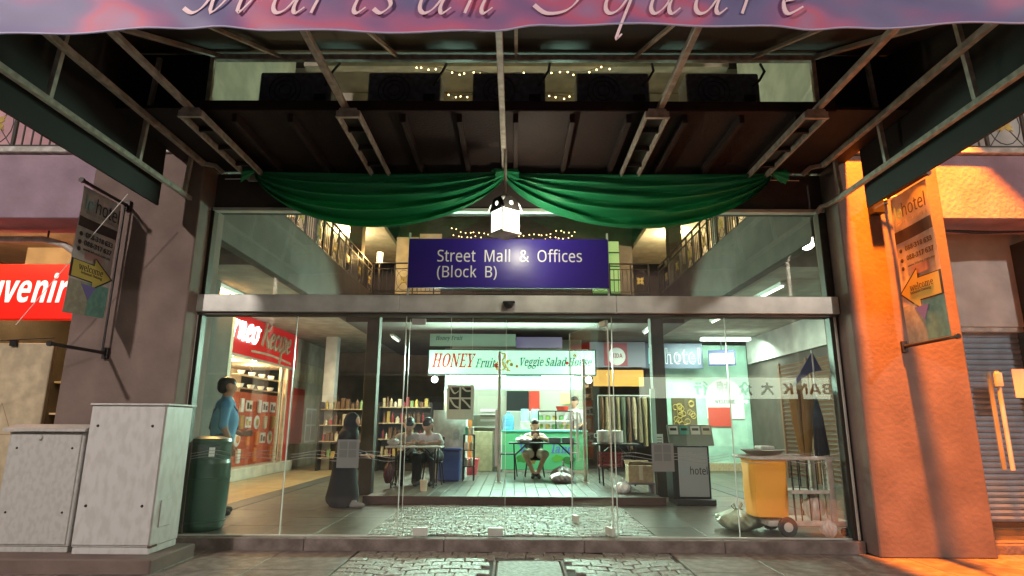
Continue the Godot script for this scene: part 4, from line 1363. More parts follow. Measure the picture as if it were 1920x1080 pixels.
# ------------------------------------------------------------------ inside the passage
func recipe_shop():
	var X := -5.8
	var s := thing("recipe_shop", "bright red snack shop with lit script sign along the left of the passage", "shop", Vector3(X, 0, -4.4), PI / 2)
	# local x runs away from the street, local z towards the passage
	box("plinth", Vector3(0, .12, -1.4), Vector3(4.75, .36, .12), M.cream_wall, s, .01)
	var rs := glow(Color(.9, .05, .03), .28)
	rs.albedo_color = Color(.75, .05, .03)
	box("sign_fascia", Vector3(-.1, 2.7, -.05), Vector3(4.75, 3.54, .02), rs, s, .004)
	box("soffit", Vector3(-.1, 2.64, -1.4), Vector3(4.75, 2.698, .0), M.cream_wall, s, .003)
	box("back_wall", Vector3(0, .361, -1.45), Vector3(4.75, 2.639, -1.4), M.cream, s, 0)
	var x := .06
	for ch in "Borneo":
		var st := mb()
		x += glyph(st, ch, Vector2(x, 3.0), .37, .066, .2, .55, .04)
		obj("sign_letter", st, glow(Color(1, .96, .93), 2.6), s, Vector3(0, 0, .03))
	x = 2.38
	for ch in "Recipe":
		var st := mb()
		x += glyph(st, ch, Vector2(x, 3.0), .34, .08, .2, .55, .04)
		obj("sign_letter", st, M.cream, s, Vector3(0, 0, .03))
	var sw := mb(); stroke(sw, smooth_line([Vector2(1.9, 2.82), Vector2(3.0, 2.84), Vector2(4.3, 2.76)]), .06, .7, .4, .02); obj("sign_swoosh", sw, M.cream, s, Vector3(0, 0, .025))
	for k in 3:
		var st := mb(); lathe(st, Vector3(.9 + k * 1.2, 2.636, -.5), [[.001, -.004], [.06, -.003], [.075, .002]], 16); obj("downlight", st, glow(Color(1, .93, .75), 7.0), s)
		omni(s, Vector3(.9 + k * 1.2, 2.55, -.5), Color(1, .88, .68), 1.6, .06)
	# shop window: frame, glass, red display wall with pictured snacks
	for xx in [.35, 1.1, 3.9, 4.3]:
		box("mullion", Vector3(xx - .04, .361, -.06), Vector3(xx + .04, 2.638, .0), M.cream, s, .005)
	box("pane", Vector3(1.15, .362, -.035), Vector3(3.85, 2.637, -.025), M.glass, s, 0)
	box("red_pier", Vector3(4.35, .361, -.1), Vector3(4.75, 2.638, -.02), M.red_paint, s, .005)
	box("display_wall", Vector3(1.0, .37, -.25), Vector3(4.34, 1.95, -.21), M.poster_red, s, .004)
	for j in 4:
		for i in 7:
			if rng.randf() < .12: continue
			var c := Vector3(1.35 + i * .44 + rng.randf_range(-.04, .04), .58 + j * .36, -.207)
			var k := rng.randi() % 3
			var st := mb()
			if k == 0:
				lathe(st, c, [[.001, .02], [.09, .015], [.15, .005], [.16, 0]], 18, Basis(Vector3.RIGHT, PI / 2)); obj("plate_picture", st, M.white, s)
				st = mb(); lathe(st, c + Vector3(0, 0, .012), [[.001, .02], [.06, .015], [.09, .0]], 14, Basis(Vector3.RIGHT, PI / 2)); obj("snack_picture", st, [M.gold, M.orange, M.cardboard][rng.randi() % 3], s)
			elif k == 1:
				bx(st, c - Vector3(.16, .12, 0), c + Vector3(.16, .12, .012), .003); obj("menu_card", st, M.white, s)
				st = mb(); bx(st, c + Vector3(-.12, -.07, .0125), c + Vector3(-.02, .07, .016)); bx(st, c + Vector3(.02, -.07, .0125), c + Vector3(.12, .03, .016)); obj("card_print", st, [M.brown_wood, M.gold, M.black][rng.randi() % 3], s)
			else:
				bx(st, c - Vector3(.07, .15, 0), c + Vector3(.07, .15, .06), .012); obj("snack_packet", st, [M.white, M.gold, M.cream, M.orange][rng.randi() % 4], s)
	for j in 2:
		box("hat_shelf", Vector3(1.7, 2.02 + j * .28, -.24), Vector3(4.2, 2.035 + j * .28, -.06), M.cream, s, .003)
		for i in 4:
			var st := mb(); lathe(st, Vector3(1.95 + i * .55, 2.036 + j * .28, -.15), [[.001, .0], [.05, .0], [.08, .07], [.083, .085], [.077, .08], [.045, .015], [.001, .012]], 18); obj("bowl", st, M.white, s)
	area(s, Vector3(2.4, 2.62, -.11), Vector3(0, -1, -.1), 3.4, .1, Color(1, .87, .66), 5.0)
	# next shop front, paler
	var n := thing("white_shop", "pale shop front with red poster beyond the red snack shop", "shop", Vector3(X, 0, -9.16), PI / 2)
	box("front_wall", Vector3(0, .12, -.3), Vector3(3.2, 3.54, -.1), M.cream_wall, n, .004)
	box("poster", Vector3(.25, .75, -.098), Vector3(1.15, 2.2, -.09), M.red_paint, n, .003)
	box("poster", Vector3(1.4, .75, -.098), Vector3(2.3, 1.7, -.09), M.white, n, .003)
	for i in 2:
		for j in 2:
			box("poster_picture", Vector3(1.45 + i * .43, .8 + j * .45, -.0895), Vector3(1.83 + i * .43, 1.2 + j * .45, -.085), pm(lin(.5, .46, .42), .6), n, 0)
	box("poster", Vector3(.3, 2.4, -.098), Vector3(2.6, 2.9, -.09), M.cream, n, .003)

func stall():
	var Y := .235
	var d := thing("timber_deck", "raised plank deck with dark red timber edge across the passage", "deck")
	for i in 24:
		var x := -2.22 + i * .185
		var z := -2.66
		var first := true
		while z > -8.6:
			var l := rng.randf_range(1.6, 2.4) if not first else rng.randf_range(.6, 2.0)
			first = false
			var z2 := maxf(z - l, -8.6)
			box("plank", Vector3(x + .003, Y - .03, z2 + .003), Vector3(x + .182, Y + rng.randf_range(-.001, .001), z - .003), M.plank[rng.randi() % 3], d, .004)
			z = z2
	box("edge_board", Vector3(-2.26, .122, -2.655), Vector3(2.26, Y + .002, -2.615), M.timber, d, .005)
	box("under_frame", Vector3(-2.2, .122, -8.6), Vector3(2.2, Y - .035, -2.66), M.black, d, 0)
	# stall
	var s := thing("salad_stall", "mint green fruit and salad stall with long lit sign under the bridge", "stall", Vector3(0, 0, -7.1))
	var sm := glow(Color(.70, .95, .84), .78)
	sm.albedo_color = Color(.8, .95, .87)
	box("sign_panel", Vector3(-1.97, 2.40, -.02), Vector3(1.84, 2.95, .06), sm, s, .006)
	var fr := mb()
	for y in [2.385, 2.955]:
		bx(fr, Vector3(-1.99, y - .012, -.03), Vector3(1.86, y + .012, .07), .003)
	for xx in [-1.985, 1.855]:
		bx(fr, Vector3(xx - .012, 2.397, -.03), Vector3(xx + .012, 2.943, .07), .003)
	obj("sign_frame", fr, M.dark_metal, s)
	var z := .062
	text(s, "sign_lettering", "HONEY", "Droid Serif:bold", Vector3(-1.40, 2.71, z), .95, .32, pm(lin(.75, .05, .03), .5), .2)
	text(s, "sign_lettering", "Fruit", "Droid Serif:bold", Vector3(-.66, 2.66, z), .44, .22, pm(lin(.05, .28, .2), .5), .25)
	text(s, "sign_lettering", "&", "Droid Serif:bold", Vector3(-.26, 2.68, z), .36, .42, pm(lin(.85, .7, .2), .5), .1)
	text(s, "sign_lettering", "Veggie Salad House", "Droid Serif:bold", Vector3(.93, 2.66, z), 1.66, .27, pm(lin(.04, .26, .2), .5), .25)
	for a in [[-.42, 2.6, .05, M.red_paint], [-.08, 2.62, .04, M.gold], [.05, 2.58, .03, M.orange], [1.2, 2.66, .035, M.red_paint], [1.38, 2.83, .04, M.gold]]:
		var st := mb(); lathe(st, Vector3(a[0], a[1], z), [[.001, .006], [a[2], .004], [a[2] * 1.1, 0]], 12, Basis(Vector3.RIGHT, PI / 2)); obj("fruit_print", st, a[3], s)
	area(s, Vector3(-.06, 2.68, .12), Vector3(0, -.15, 1), 3.7, .5, Color(.78, 1, .88), 56.0)
	box("awning_board", Vector3(-1.6, 2.06, -.06), Vector3(1.52, 2.38, -.03), pm(lin(.34, .66, .52), .4), s, .004)
	for a in [[-1.5, -.2], [.62, 1.35]]:
		var st := mb(); rod(st, Vector3(a[0], 2.365, .03), Vector3(a[1], 2.365, .03), .016, 8); obj("tube_light", st, glow(Color(.9, 1, .95), 6.0), s)
	area(s, Vector3(-.1, 2.36, .3), Vector3(0, -1, -.15), 2.9, .08, Color(.80, 1, .90), 7.0)
	for x in [-1.82, 1.68]:
		var st := mb()
		var prof := []
		for i in 9: prof.append([.075 * sin(PI * i / 8.0) + .0005, -.075 * cos(PI * i / 8.0)])
		lathe(st, Vector3(x, 2.27, .1), prof, 16); obj("bulb", st, glow(Color(.92, 1, .97), 9.0), s)
		omni(s, Vector3(x, 2.27, .1), Color(.88, 1, .94), 3.0, .07)
	# booth
	box("back_wall", Vector3(-1.6, Y, -1.5), Vector3(1.7, 3.4, -1.42), pm(lin(.42, .43, .36), .6), s, 0)
	box("left_wall", Vector3(-1.62, Y, -1.4), Vector3(-1.55, 2.05, -.1), pm(lin(.40, .38, .26), .6), s, 0)
	box("roof_panel", Vector3(-1.62, 2.96, -1.41), Vector3(1.7, 2.99, -.04), M.white, s, 0)
	box("dark_board", Vector3(-.2, 1.6, -1.41), Vector3(.35, 2.1, -1.38), M.black, s, .003)
	box("red_board", Vector3(.36, 1.4, -1.41), Vector3(.62, 2.1, -1.38), M.red_paint, s, .003)
	box("notice", Vector3(1.15, 1.78, -1.41), Vector3(1.4, 2.05, -1.40), pm(lin(.75, .75, .25), .5), s, 0)
	box("white_cabinet", Vector3(-.2, Y, -1.38), Vector3(.62, 1.6, -1.0), M.white, s, .01)
	box("shelf", Vector3(-1.5, 1.2, -1.4), Vector3(-.45, 1.23, -1.1), M.white, s, .003)
	box("shelf", Vector3(-1.5, 1.5, -1.4), Vector3(-.45, 1.53, -1.1), M.white, s, .003)
	for i in 3:
		box("shelf_slat", Vector3(-.85, 1.35 + i * .12, -1.39), Vector3(-.45, 1.41 + i * .12, -1.36), M.brown_wood if i % 2 else M.white, s, .003)
	box("left_counter", Vector3(-1.5, Y, -1.0), Vector3(-.5, 1.12, -.35), pm(lin(.38, .36, .22), .6, "patch", 2), s, .008)
	area(s, Vector3(.2, 2.9, -.8), Vector3(0, -1, 0), 2.6, .3, Color(.9, 1, .93), 3.5)
	# counter
	var c := thing("green_counter", "green stall counter with blue lettering behind the seated woman", "counter", Vector3(.68, Y, -7.35))
	box("front_panel", Vector3(-.96, .05, -.02), Vector3(.98, .88, .02), pm(lin(.10, .42, .20), .4), c, .006)
	box("carcass", Vector3(-.95, .0, -.5), Vector3(.97, .879, -.021), M.white, c, .004)
	box("worktop", Vector3(-.99, .881, -.52), Vector3(1.0, .92, .04), M.teal, c, .008)
	box("kick_strip", Vector3(-.95, 0, -.019), Vector3(.97, .05, .0), M.white, c, .002)
	box("white_edge", Vector3(-.985, .05, -.01), Vector3(-.962, .88, .03), M.white, c, .002)
	text(c, "lettering", "Ve", "Droid Serif:bold", Vector3(-.42, .52, .022), .34, .2, pm(lin(.1, .14, .5), .5), .2)
	text(c, "lettering", "land", "Droid Serif:bold", Vector3(.42, .52, .022), .5, .2, pm(lin(.1, .14, .5), .5), .2)
	for a in [[-.5, .3, .16, lin(.05, .2, .04)], [-.3, .24, .12, lin(.22, .14, .04)], [.3, .3, .14, lin(.1, .34, .05)], [.55, .26, .15, lin(.04, .16, .04)]]:
		var st := mb()
		var poly := PackedVector2Array()
		for k in 14: poly.append(Vector2(cos(TAU * k / 14), sin(TAU * k / 14) * .6) * a[2] * rng.randf_range(.75, 1.15))
		prism(st, poly, Vector3(a[0], a[1], .021), Vector3.RIGHT, Vector3.UP, Vector3(0, 0, .002)); obj("vegetable_print", st, pm(a[3], .5), c)
	var dc := thing("display_case", "glass food display case on the green counter", "display case", Vector3(.95, 1.156, -7.55))
	for y in [0.0, .2, .42]:
		box("shelf", Vector3(-.4, y, -.18), Vector3(.4, y + .02, .18), M.white if y < .3 else M.black, dc, .003)
	for xx in [-.4, 0.0, .4]:
		box("frame_bar", Vector3(xx - .012, .02, .16), Vector3(xx + .012, .42, .18), M.dark_metal, dc, .002)
	box("pane", Vector3(-.388, .021, .165), Vector3(.388, .419, .171), M.glass, dc, 0)
	for i in 9:
		var st := mb(); lathe(st, Vector3(-.34 + (i % 5) * .16, .021 + .2 * (i / 5), .05), [[.001, 0], [.05, 0], [.06, .05], [.05, .11], [.001, .12]], 12); obj("food_tub", st, [pm(lin(.3, .5, .1), .5), M.gold, pm(lin(.2, .45, .15), .5)][i % 3], dc)
	var rb := thing("red_basket", "small red basket on top of the display case", "basket", Vector3(1.12, 1.597, -7.55))
	var st := mb(); lathe(st, Vector3.ZERO, [[.001, 0], [.12, 0], [.16, .1], [.15, .1], [.11, .01], [.001, .01]], 18); obj("bowl", st, M.red_paint, rb)
	var wb := thing("water_bottle", "large blue water bottle at the left end of the counter", "bottle", Vector3(-.14, 1.156, -7.5))
	st = mb(); lathe(st, Vector3.ZERO, [[.001, 0], [.12, 0], [.13, .03], [.125, .09], [.13, .12], [.13, .2], [.125, .22], [.13, .25], [.12, .32], [.04, .37], [.04, .4], [.001, .4]], 22); obj("body", st, pm(lin(.12, .38, .6), .15), wb)
	for i in 2:
		var jar := thing("juice_dispenser", "clear juice dispenser on the counter, %s of two" % ["left", "right"][i], "dispenser", Vector3(.24 + i * .24, 1.156, -7.5), 0, "juice dispensers")
		st = mb(); bx(st, Vector3(-.1, 0, -.12), Vector3(.1, .2, .12), .012); obj("base", st, M.white_paint, jar)
		st = mb(); lathe(st, Vector3(0, .2, 0), [[.001, 0], [.1, 0], [.1, .26], [.09, .28], [.001, .28]], 20); obj("tank", st, M.clear_plastic, jar)
	# things round the stall
	var ub := thing("hanging_board", "faded teal board above the left half of the salad stall sign", "sign", Vector3(-.98, 3.2, -7.15))
	box("panel", Vector3(-1.0, -.15, -.01), Vector3(1.0, .14, .01), pm(lin(.42, .60, .56), .4), ub, .004)
	text(ub, "lettering", "Honey Fruit", "Droid Serif:bold", Vector3(-.55, .03, .011), .62, .13, pm(lin(.06, .14, .13), .5), .2)
	var pl := thing("purple_light_sign", "glowing purple sign strip behind the stall roof", "sign", Vector3(.58, 3.2, -7.5))
	box("light_panel", Vector3(-.55, -.14, -.02), Vector3(.55, .12, .02), M.purple_lit, pl, .004)
	var po := thing("picture_poster", "white poster with four dark pictures hanging below the stall sign", "poster", Vector3(-1.08, 1.71, -5.4))
	box("sheet", Vector3(-.27, -.34, -.004), Vector3(.27, .34, .004), M.white, po, .002)
	for s2 in [-1, 1]:
		var cd := mb(); rod(cd, Vector3(s2 * .22, .34, 0), Vector3(s2 * .22, 1.72, 0), .004, 5); obj("cord", cd, M.white, po)
	for i in 2:
		for j in 2:
			var o := Vector3(-.225 + i * .235, -.14 + j * .235, .005)
			box("picture", o, o + Vector3(.195, .2, .002), pm(lin(.03, .035, .03), .5), po, 0)
			st = mb(); stroke(st, smooth_line([Vector2(.02, .2), Vector2(.1, .08 + .05 * i), Vector2(.19, .03 + .1 * j)]), .035, .7, .5, .001); obj("picture_mark", st, M.white, po, o + Vector3(0, 0, .0025))
	for a in [[-.29, -4.82, 2.42, "silver pole standing on the deck before the stall"], [1.33, -4.92, 2.3, "silver pole on the deck at the right end of the stall counter"]]:
		var p := thing("metal_pole", a[3], "pole", Vector3(a[0], Y, a[1]), 0, "metal poles on the deck")
		st = mb(); rod(st, Vector3.ZERO, Vector3(0, a[2], 0), .032, 12); obj("shaft", st, M.alu, p)
		st = mb(); lathe(st, Vector3.ZERO, [[.001, .02], [.06, .018], [.075, 0]], 16); obj("foot_plate", st, M.alu, p)
	var bb := thing("storage_box", "blue plastic storage box standing left on the deck", "box", Vector3(-1.24, Y, -5.2))
	st = mb()
	var lo := [[-.2, -.17], [.2, -.17], [.2, .17], [-.2, .17]]
	bx(st, Vector3(-.2, 0, -.17), Vector3(.2, .56, .17), .02); obj("tub", st, M.blue_plastic, bb)
	st = mb(); bx(st, Vector3(-.23, .56, -.2), Vector3(.23, .6, .2), .012); obj("rim", st, M.blue_plastic, bb)
	for y in [.2, .4]:
		box("rib", Vector3(-.205, y, -.175), Vector3(.205, y + .02, .175), M.blue_plastic, bb, .004)
	var wc := thing("grey_cabinet", "pale grey cabinet with tap behind the blue storage box", "cabinet", Vector3(-1.3, Y, -5.75))
	box("carcass", Vector3(-.33, 0, -.25), Vector3(.33, 1.32, .2), pm(lin(.55, .56, .55), .5, "patch", 2), wc, .01)
	st = mb(); tube(st, [Vector3(.08, .75, .2), Vector3(.08, .92, .24), Vector3(.14, .97, .26), Vector3(.2, .92, .24), Vector3(.2, .75, .2)], .016, 8); obj("tap", st, M.alu, wc)
	var rbn := thing("red_bucket", "red plastic bucket by the orange pillar left of the stall", "bucket", Vector3(-.95, Y, -6.6))
	st = mb(); lathe(st, Vector3.ZERO, [[.001, 0], [.15, 0], [.19, .3], [.21, .32], [.2, .34], [.17, .31], [.14, .02], [.001, .02]], 22); obj("pail", st, pm(lin(.5, .05, .07), .4), rbn)
	var op := thing("orange_pillar", "narrow orange pillar panel left of the stall opening", "panel", Vector3(-1.02, Y, -6.95))
	box("panel", Vector3(-.07, 0, -.04), Vector3(.07, 1.75, .04), M.orange, op, .006)
	var sr := thing("wire_rack", "dark narrow rack with jars beside the blue box", "rack", Vector3(-.88, Y, -5.25))
	for a in [[-.1, -.1], [.1, -.1], [.1, .1], [-.1, .1]]:
		st = mb(); rod(st, Vector3(a[0], 0, a[1]), Vector3(a[0], .85, a[1]), .012, 6); obj("upright", st, M.black, sr)
	for y in [.25, .55, .84]:
		box("tier", Vector3(-.11, y, -.11), Vector3(.11, y + .015, .11), M.black, sr, .002)
		for i in 2:
			st = mb(); lathe(st, Vector3(-.05 + i * .1, y + .016, 0), [[.001, 0], [.04, 0], [.04, .12], [.02, .15], [.001, .15]], 12); obj("jar", st, [M.white, M.cream, M.teal][rng.randi() % 3], sr)

func folding_table(at: Vector3, w: float, dpt: float, h: float, top: Material, label: String):
	var t := thing("folding_table", label, "table", at, 0, "folding tables on the deck")
	box("top", Vector3(-w / 2, h - .03, -dpt / 2), Vector3(w / 2, h, dpt / 2), top, t, .006)
	for s in [-1, 1]:
		for z in [-1, 1]:
			var st := mb(); rod(st, Vector3(s * (w / 2 - .12), 0, z * (dpt / 2 - .05)), Vector3(s * (w / 2 - .1), h - .03, z * (dpt / 2 - .05)), .015, 8); obj("leg", st, M.black, t)
			st = mb(); rod(st, Vector3(s * (w / 2 - .1), h * .62, z * (dpt / 2 - .05)), Vector3(s * (w / 2 - .36), h - .03, z * (dpt / 2 - .05)), .01, 6); obj("brace", st, M.black, t)
		var sb := mb(); rod(sb, Vector3(s * (w / 2 - .12), .04, -dpt / 2 + .05), Vector3(s * (w / 2 - .12), .04, dpt / 2 - .05), .012, 6); obj("stretcher", sb, M.black, t)

func stool(at: Vector3, h: float, m: Material, label: String, back := false, turn := 0.0):
	var t := thing("chair" if back else "stool", label, "chair" if back else "stool", at, turn, "chairs and stools on the deck")
	box("seat", Vector3(-.18, h - .03, -.17), Vector3(.18, h, .17), m, t, .012)
	for s in [-1, 1]:
		for z in [-1, 1]:
			var st := mb(); rod(st, Vector3(s * .2, 0, z * .18), Vector3(s * .15, h - .03, z * .14), .012, 7); obj("leg", st, M.dark_metal, t)
	if back:
		for s in [-1, 1]:
			var st := mb(); rod(st, Vector3(s * .16, h, -.16), Vector3(s * .16, h + .42, -.22), .012, 7); obj("back_post", st, M.dark_metal, t)
		box("backrest", Vector3(-.19, h + .2, -.225), Vector3(.19, h + .42, -.2), m, t, .01)

func furniture():
	var Y := .235
	folding_table(Vector3(.57, Y, -5.65), 1.36, .5, .70, M.black, "black folding table before the seated woman")
	stool(Vector3(.42, Y, -6.15), .36, M.black, "dark chair under the seated woman", true)
	stool(Vector3(-.14, Y, -6.35), .46, M.black, "black stool left of the black table, before the green counter")
	folding_table(Vector3(-1.72, Y, -4.0), .95, .5, .68, pm(lin(.5, .48, .46), .4), "pale folding table where two people lean")
	stool(Vector3(-1.95, Y, -4.48), .40, M.bin_green, "green chair under the left leaning person", true)
	stool(Vector3(-1.48, Y, -4.48), .40, M.black, "black chair under the right leaning person", true)
	folding_table(Vector3(1.86, Y, -4.6), .8, .6, .72, M.dark_metal, "dark table with cooking pots right on the deck")
	for i in 2:
		var p := thing("cooking_pot", "white cooking pot on the right table, %s of two" % ["left", "right"][i], "pot", Vector3(1.63 + i * .25, Y + .72, -4.6), 0, "white cooking pots")
		var st := mb(); lathe(st, Vector3.ZERO, [[.001, 0], [.1, 0], [.115, .03], [.115, .2], [.12, .21], [.118, .225], [.001, .24]], 22); obj("pot_body", st, M.white, p)
		st = mb(); tube(st, [Vector3(-.115, .1, 0), Vector3(-.16, .11, 0), Vector3(-.16, .17, 0), Vector3(-.115, .18, 0)], .01, 6); obj("handle", st, M.white, p)
	var cr := thing("red_crate", "red plastic crate on the lower frame of the right table", "crate", Vector3(1.72, Y + .32, -4.45))
	box("tray", Vector3(-.2, 0, -.15), Vector3(.2, .03, .15), M.red, cr, .004)
	for i in 4:
		for z in [-.14, .14]:
			box("slat", Vector3(-.2, .05 + i * .055, z - .008), Vector3(.2, .085 + i * .055, z + .008), M.red, cr, .002)
	for s in [-1, 1]:
		for z in [-1, 1]:
			box("corner", Vector3(s * .19 - .015, .0, z * .14 - .015), Vector3(s * .19 + .015, .27, z * .14 + .015), M.red, cr, .003)
	var cbx := thing("cardboard_box", "open cardboard box on the deck edge right of the open door", "box", Vector3(2.02, Y + .16, -3.35))
	box("carton", Vector3(-.2, 0, -.14), Vector3(.2, .26, .14), M.cardboard, cbx, .006)
	box("tape", Vector3(-.03, .04, .1405), Vector3(.03, .2595, .142), M.cream, cbx, 0)
	for s in [-1, 1]:
		var st := mb(); bx(st, Vector3(-.2, 0, 0), Vector3(.2, .004, .13), .001, Transform3D(Basis(Vector3.RIGHT, -.5 * s + (0.0 if s > 0 else PI)), Vector3(0, .262, .14 * s))); obj("flap", st, M.cardboard, cbx)
	var cst := thing("low_stand", "small grey stand under the cardboard box", "stand", Vector3(2.02, Y, -3.35))
	box("top", Vector3(-.22, .13, -.16), Vector3(.22, .158, .16), pm(lin(.2, .15, .17), .6), cst, .004)
	for s in [-1, 1]:
		box("side", Vector3(s * .19 - .02, 0, -.15), Vector3(s * .19 + .02, .129, .15), pm(lin(.2, .15, .17), .6), cst, .003)
	var bagm := pm(lin(.4, .36, .36), .35)
	plastic_bag(Vector3(.93, Y, -5.1), .21, .36, pm(lin(.17, .14, .14), .5), "dark grey bag on the deck beside the seated woman's table")
	plastic_bag(Vector3(.86, Y, -4.85), .2, .24, bagm, "pale crumpled bag in front of the dark grey bag")
	plastic_bag(Vector3(1.72, Y, -3.2), .12, .22, M.white, "white plastic bag at the deck edge left of the cardboard box")
	plastic_bag(Vector3(.18, Y + .70, -5.6), .16, .14, M.white, "white plastic bag on the left end of the black table")
	plastic_bag(Vector3(-2.1, Y + .68, -3.95), .1, .16, pm(lin(.55, .5, .5), .25), "clear grey bag on the left end of the pale table")
	plastic_bag(Vector3(-2.12, Y + .08, -3.75), .085, .42, pm(lin(.07, .015, .025), .4), "dark red bag hanging at the left end of the pale table")
	plastic_bag(Vector3(2.6, .12, -.6), .26, .28, pm(lin(.30, .34, .24), .4), "big pale green rubbish bag on the floor behind the trolley wheel")
	plastic_bag(Vector3(3.34, .28, -.3), .1, .32, pm(lin(.55, .55, .5), .3), "whitish bag standing on the trolley deck")
	plastic_bag(Vector3(3.42, .12, -.16), .08, .22, pm(lin(.5, .5, .48), .25), "small crumpled clear bag on the floor by the right jamb")
	var nt := thing("paper_notice", "white paper notice taped to the dark right post", "notice", Vector3(2.47, 1.0, -3.765))
	box("sheet", Vector3(-.08, -.14, 0), Vector3(.06, .14, .002), M.white, nt, 0)
	for i in 5: box("print_line", Vector3(-.06, .08 - i * .045, .0022), Vector3(.04, .09 - i * .045, .003), M.black, nt, 0)
	var vp := thing("pale_strip", "tall pale mint board leaning against the left of the dark post", "board", Vector3(2.37, .9, -3.76))
	box("board", Vector3(-.03, 0, -.02), Vector3(.05, 1.0, .02), pm(lin(.55, .75, .70), .4), vp, .004)
	var cup := thing("drink_cup", "tall plastic cup with straw standing on the deck near the left table", "cup", Vector3(-1.46, Y, -3.35))
	var st := mb(); lathe(st, Vector3.ZERO, [[.001, 0], [.05, 0], [.065, .16], [.068, .17], [.001, .175]], 16); obj("beaker", st, M.cream, cup)
	st = mb(); rod(st, Vector3(0, .17, 0), Vector3(.02, .28, 0), .006, 5); obj("straw", st, M.white, cup)
	# things on the table
	for i in 2:
		var bx_ := thing("steel_tray", "grey food tray on the black table, %s of two" % ["left", "right"][i], "tray", Vector3(.8 + i * .27, Y + .70, -5.62), 0, "food trays")
		box("tray", Vector3(-.12, 0, -.12), Vector3(.12, .1, .12), pm(lin(.12, .14, .15), .4), bx_, .01)
	# shelves behind on the left, clothes on the right
	for k in 2:
		var sh := thing("goods_shelf", "dim shelf of packets and bottles behind the pale table, %s of two" % ["left", "right"][k], "shelf", Vector3(-4.3 + k * 1.5, .12, -9.0), 0, "goods shelves")
		box("back_panel", Vector3(-.68, 0, -.25), Vector3(.68, 1.7, -.22), M.brown_wall, sh, .003)
		for s in [-1, 1]:
			box("side_panel", Vector3(s * .68 - .02, 0, -.22), Vector3(s * .68 + .02, 1.7, .12), M.dark_metal, sh, .003)
		for j in 4:
			var y := .3 + j * .4 + .06 * k
			box("shelf", Vector3(-.66, y, -.22), Vector3(.66, y + .025, .12), M.cardboard, sh, .003)
			var x := -.6
			while x < .56:
				var w := rng.randf_range(.06, .13)
				var hh := rng.randf_range(.12, .3)
				st = mb()
				if rng.randf() < .5: bx(st, Vector3(-w * .45, 0, -.06), Vector3(w * .45, hh, .06), .008)
				else: lathe(st, Vector3.ZERO, [[.001, 0], [w * .42, 0], [w * .42, hh * .7], [w * .16, hh * .85], [w * .16, hh], [.001, hh]], 10)
				obj("packet", st, [M.cream, M.brown_wood, M.red, pm(lin(.2, .3, .12), .5), M.cardboard, M.gold, M.brown_wood][rng.randi() % 7], sh, Vector3(x + w / 2, y + .026, -.02))
				x += w + .02
	var cr2 := thing("clothes_rack", "rack of brown garments behind the right table", "clothes rack", Vector3(3.0, .12, -9.0))
	st = mb()
	rod(st, Vector3(-.85, 0, 0), Vector3(-.85, 1.9, 0), .018, 8); rod(st, Vector3(.85, 0, 0), Vector3(.85, 1.9, 0), .018, 8); rod(st, Vector3(-.85, 1.9, 0), Vector3(.85, 1.9, 0), .018, 8)
	obj("frame", st, M.alu, cr2)
	for i in 12:
		st = mb()
		var ph := rng.randf() * 6.0
		var ln := rng.randf_range(.9, 1.3)
		grid(st, func(u: float, v: float) -> Vector3:
			var a := TAU * u
			return Vector3(cos(a) * (.05 + .015 * sin(v * 5 + ph)), 1.86 - v * ln, sin(a) * (.1 + .1 * minf(1.0, v * 4.0)) + .01 * sin(v * 9 + ph)), 14, 10)
		obj("garment", st, [M.brown_wood, M.cardboard, pm(lin(.2, .16, .09), .8), pm(lin(.3, .24, .12), .8), pm(lin(.1, .12, .07), .8)][i % 5], cr2, Vector3(-.76 + i * .138, 0, 0))
	var os := thing("orange_sign", "orange shop board above the clothes rack", "sign", Vector3(2.65, 2.45, -8.9))
	box("board", Vector3(-.62, -.2, -.02), Vector3(.68, .22, .02), pm(lin(.75, .34, .06), .5), os, .005)
	var gs := thing("grey_sign", "grey shop board with red square and white disc left of the hotel sign", "sign", Vector3(2.65, 3.07, -8.9))
	box("board", Vector3(-.7, -.33, -.02), Vector3(.75, .33, .02), pm(lin(.22, .22, .27), .5), gs, .005)
	box("red_square", Vector3(-.33, -.3, .0205), Vector3(.28, .3, .024), pm(lin(.35, .08, .1), .5), gs, 0)
	st = mb(); lathe(st, Vector3(0, -.05, .024), [[.001, .006], [.22, .005], [.23, 0]], 24, Basis(Vector3.RIGHT, PI / 2)); obj("disc", st, M.white, gs)
	text(gs, "lettering", "NIDA", "Droid Sans:bold", Vector3(0, -.03, .031), .3, .11, M.red)

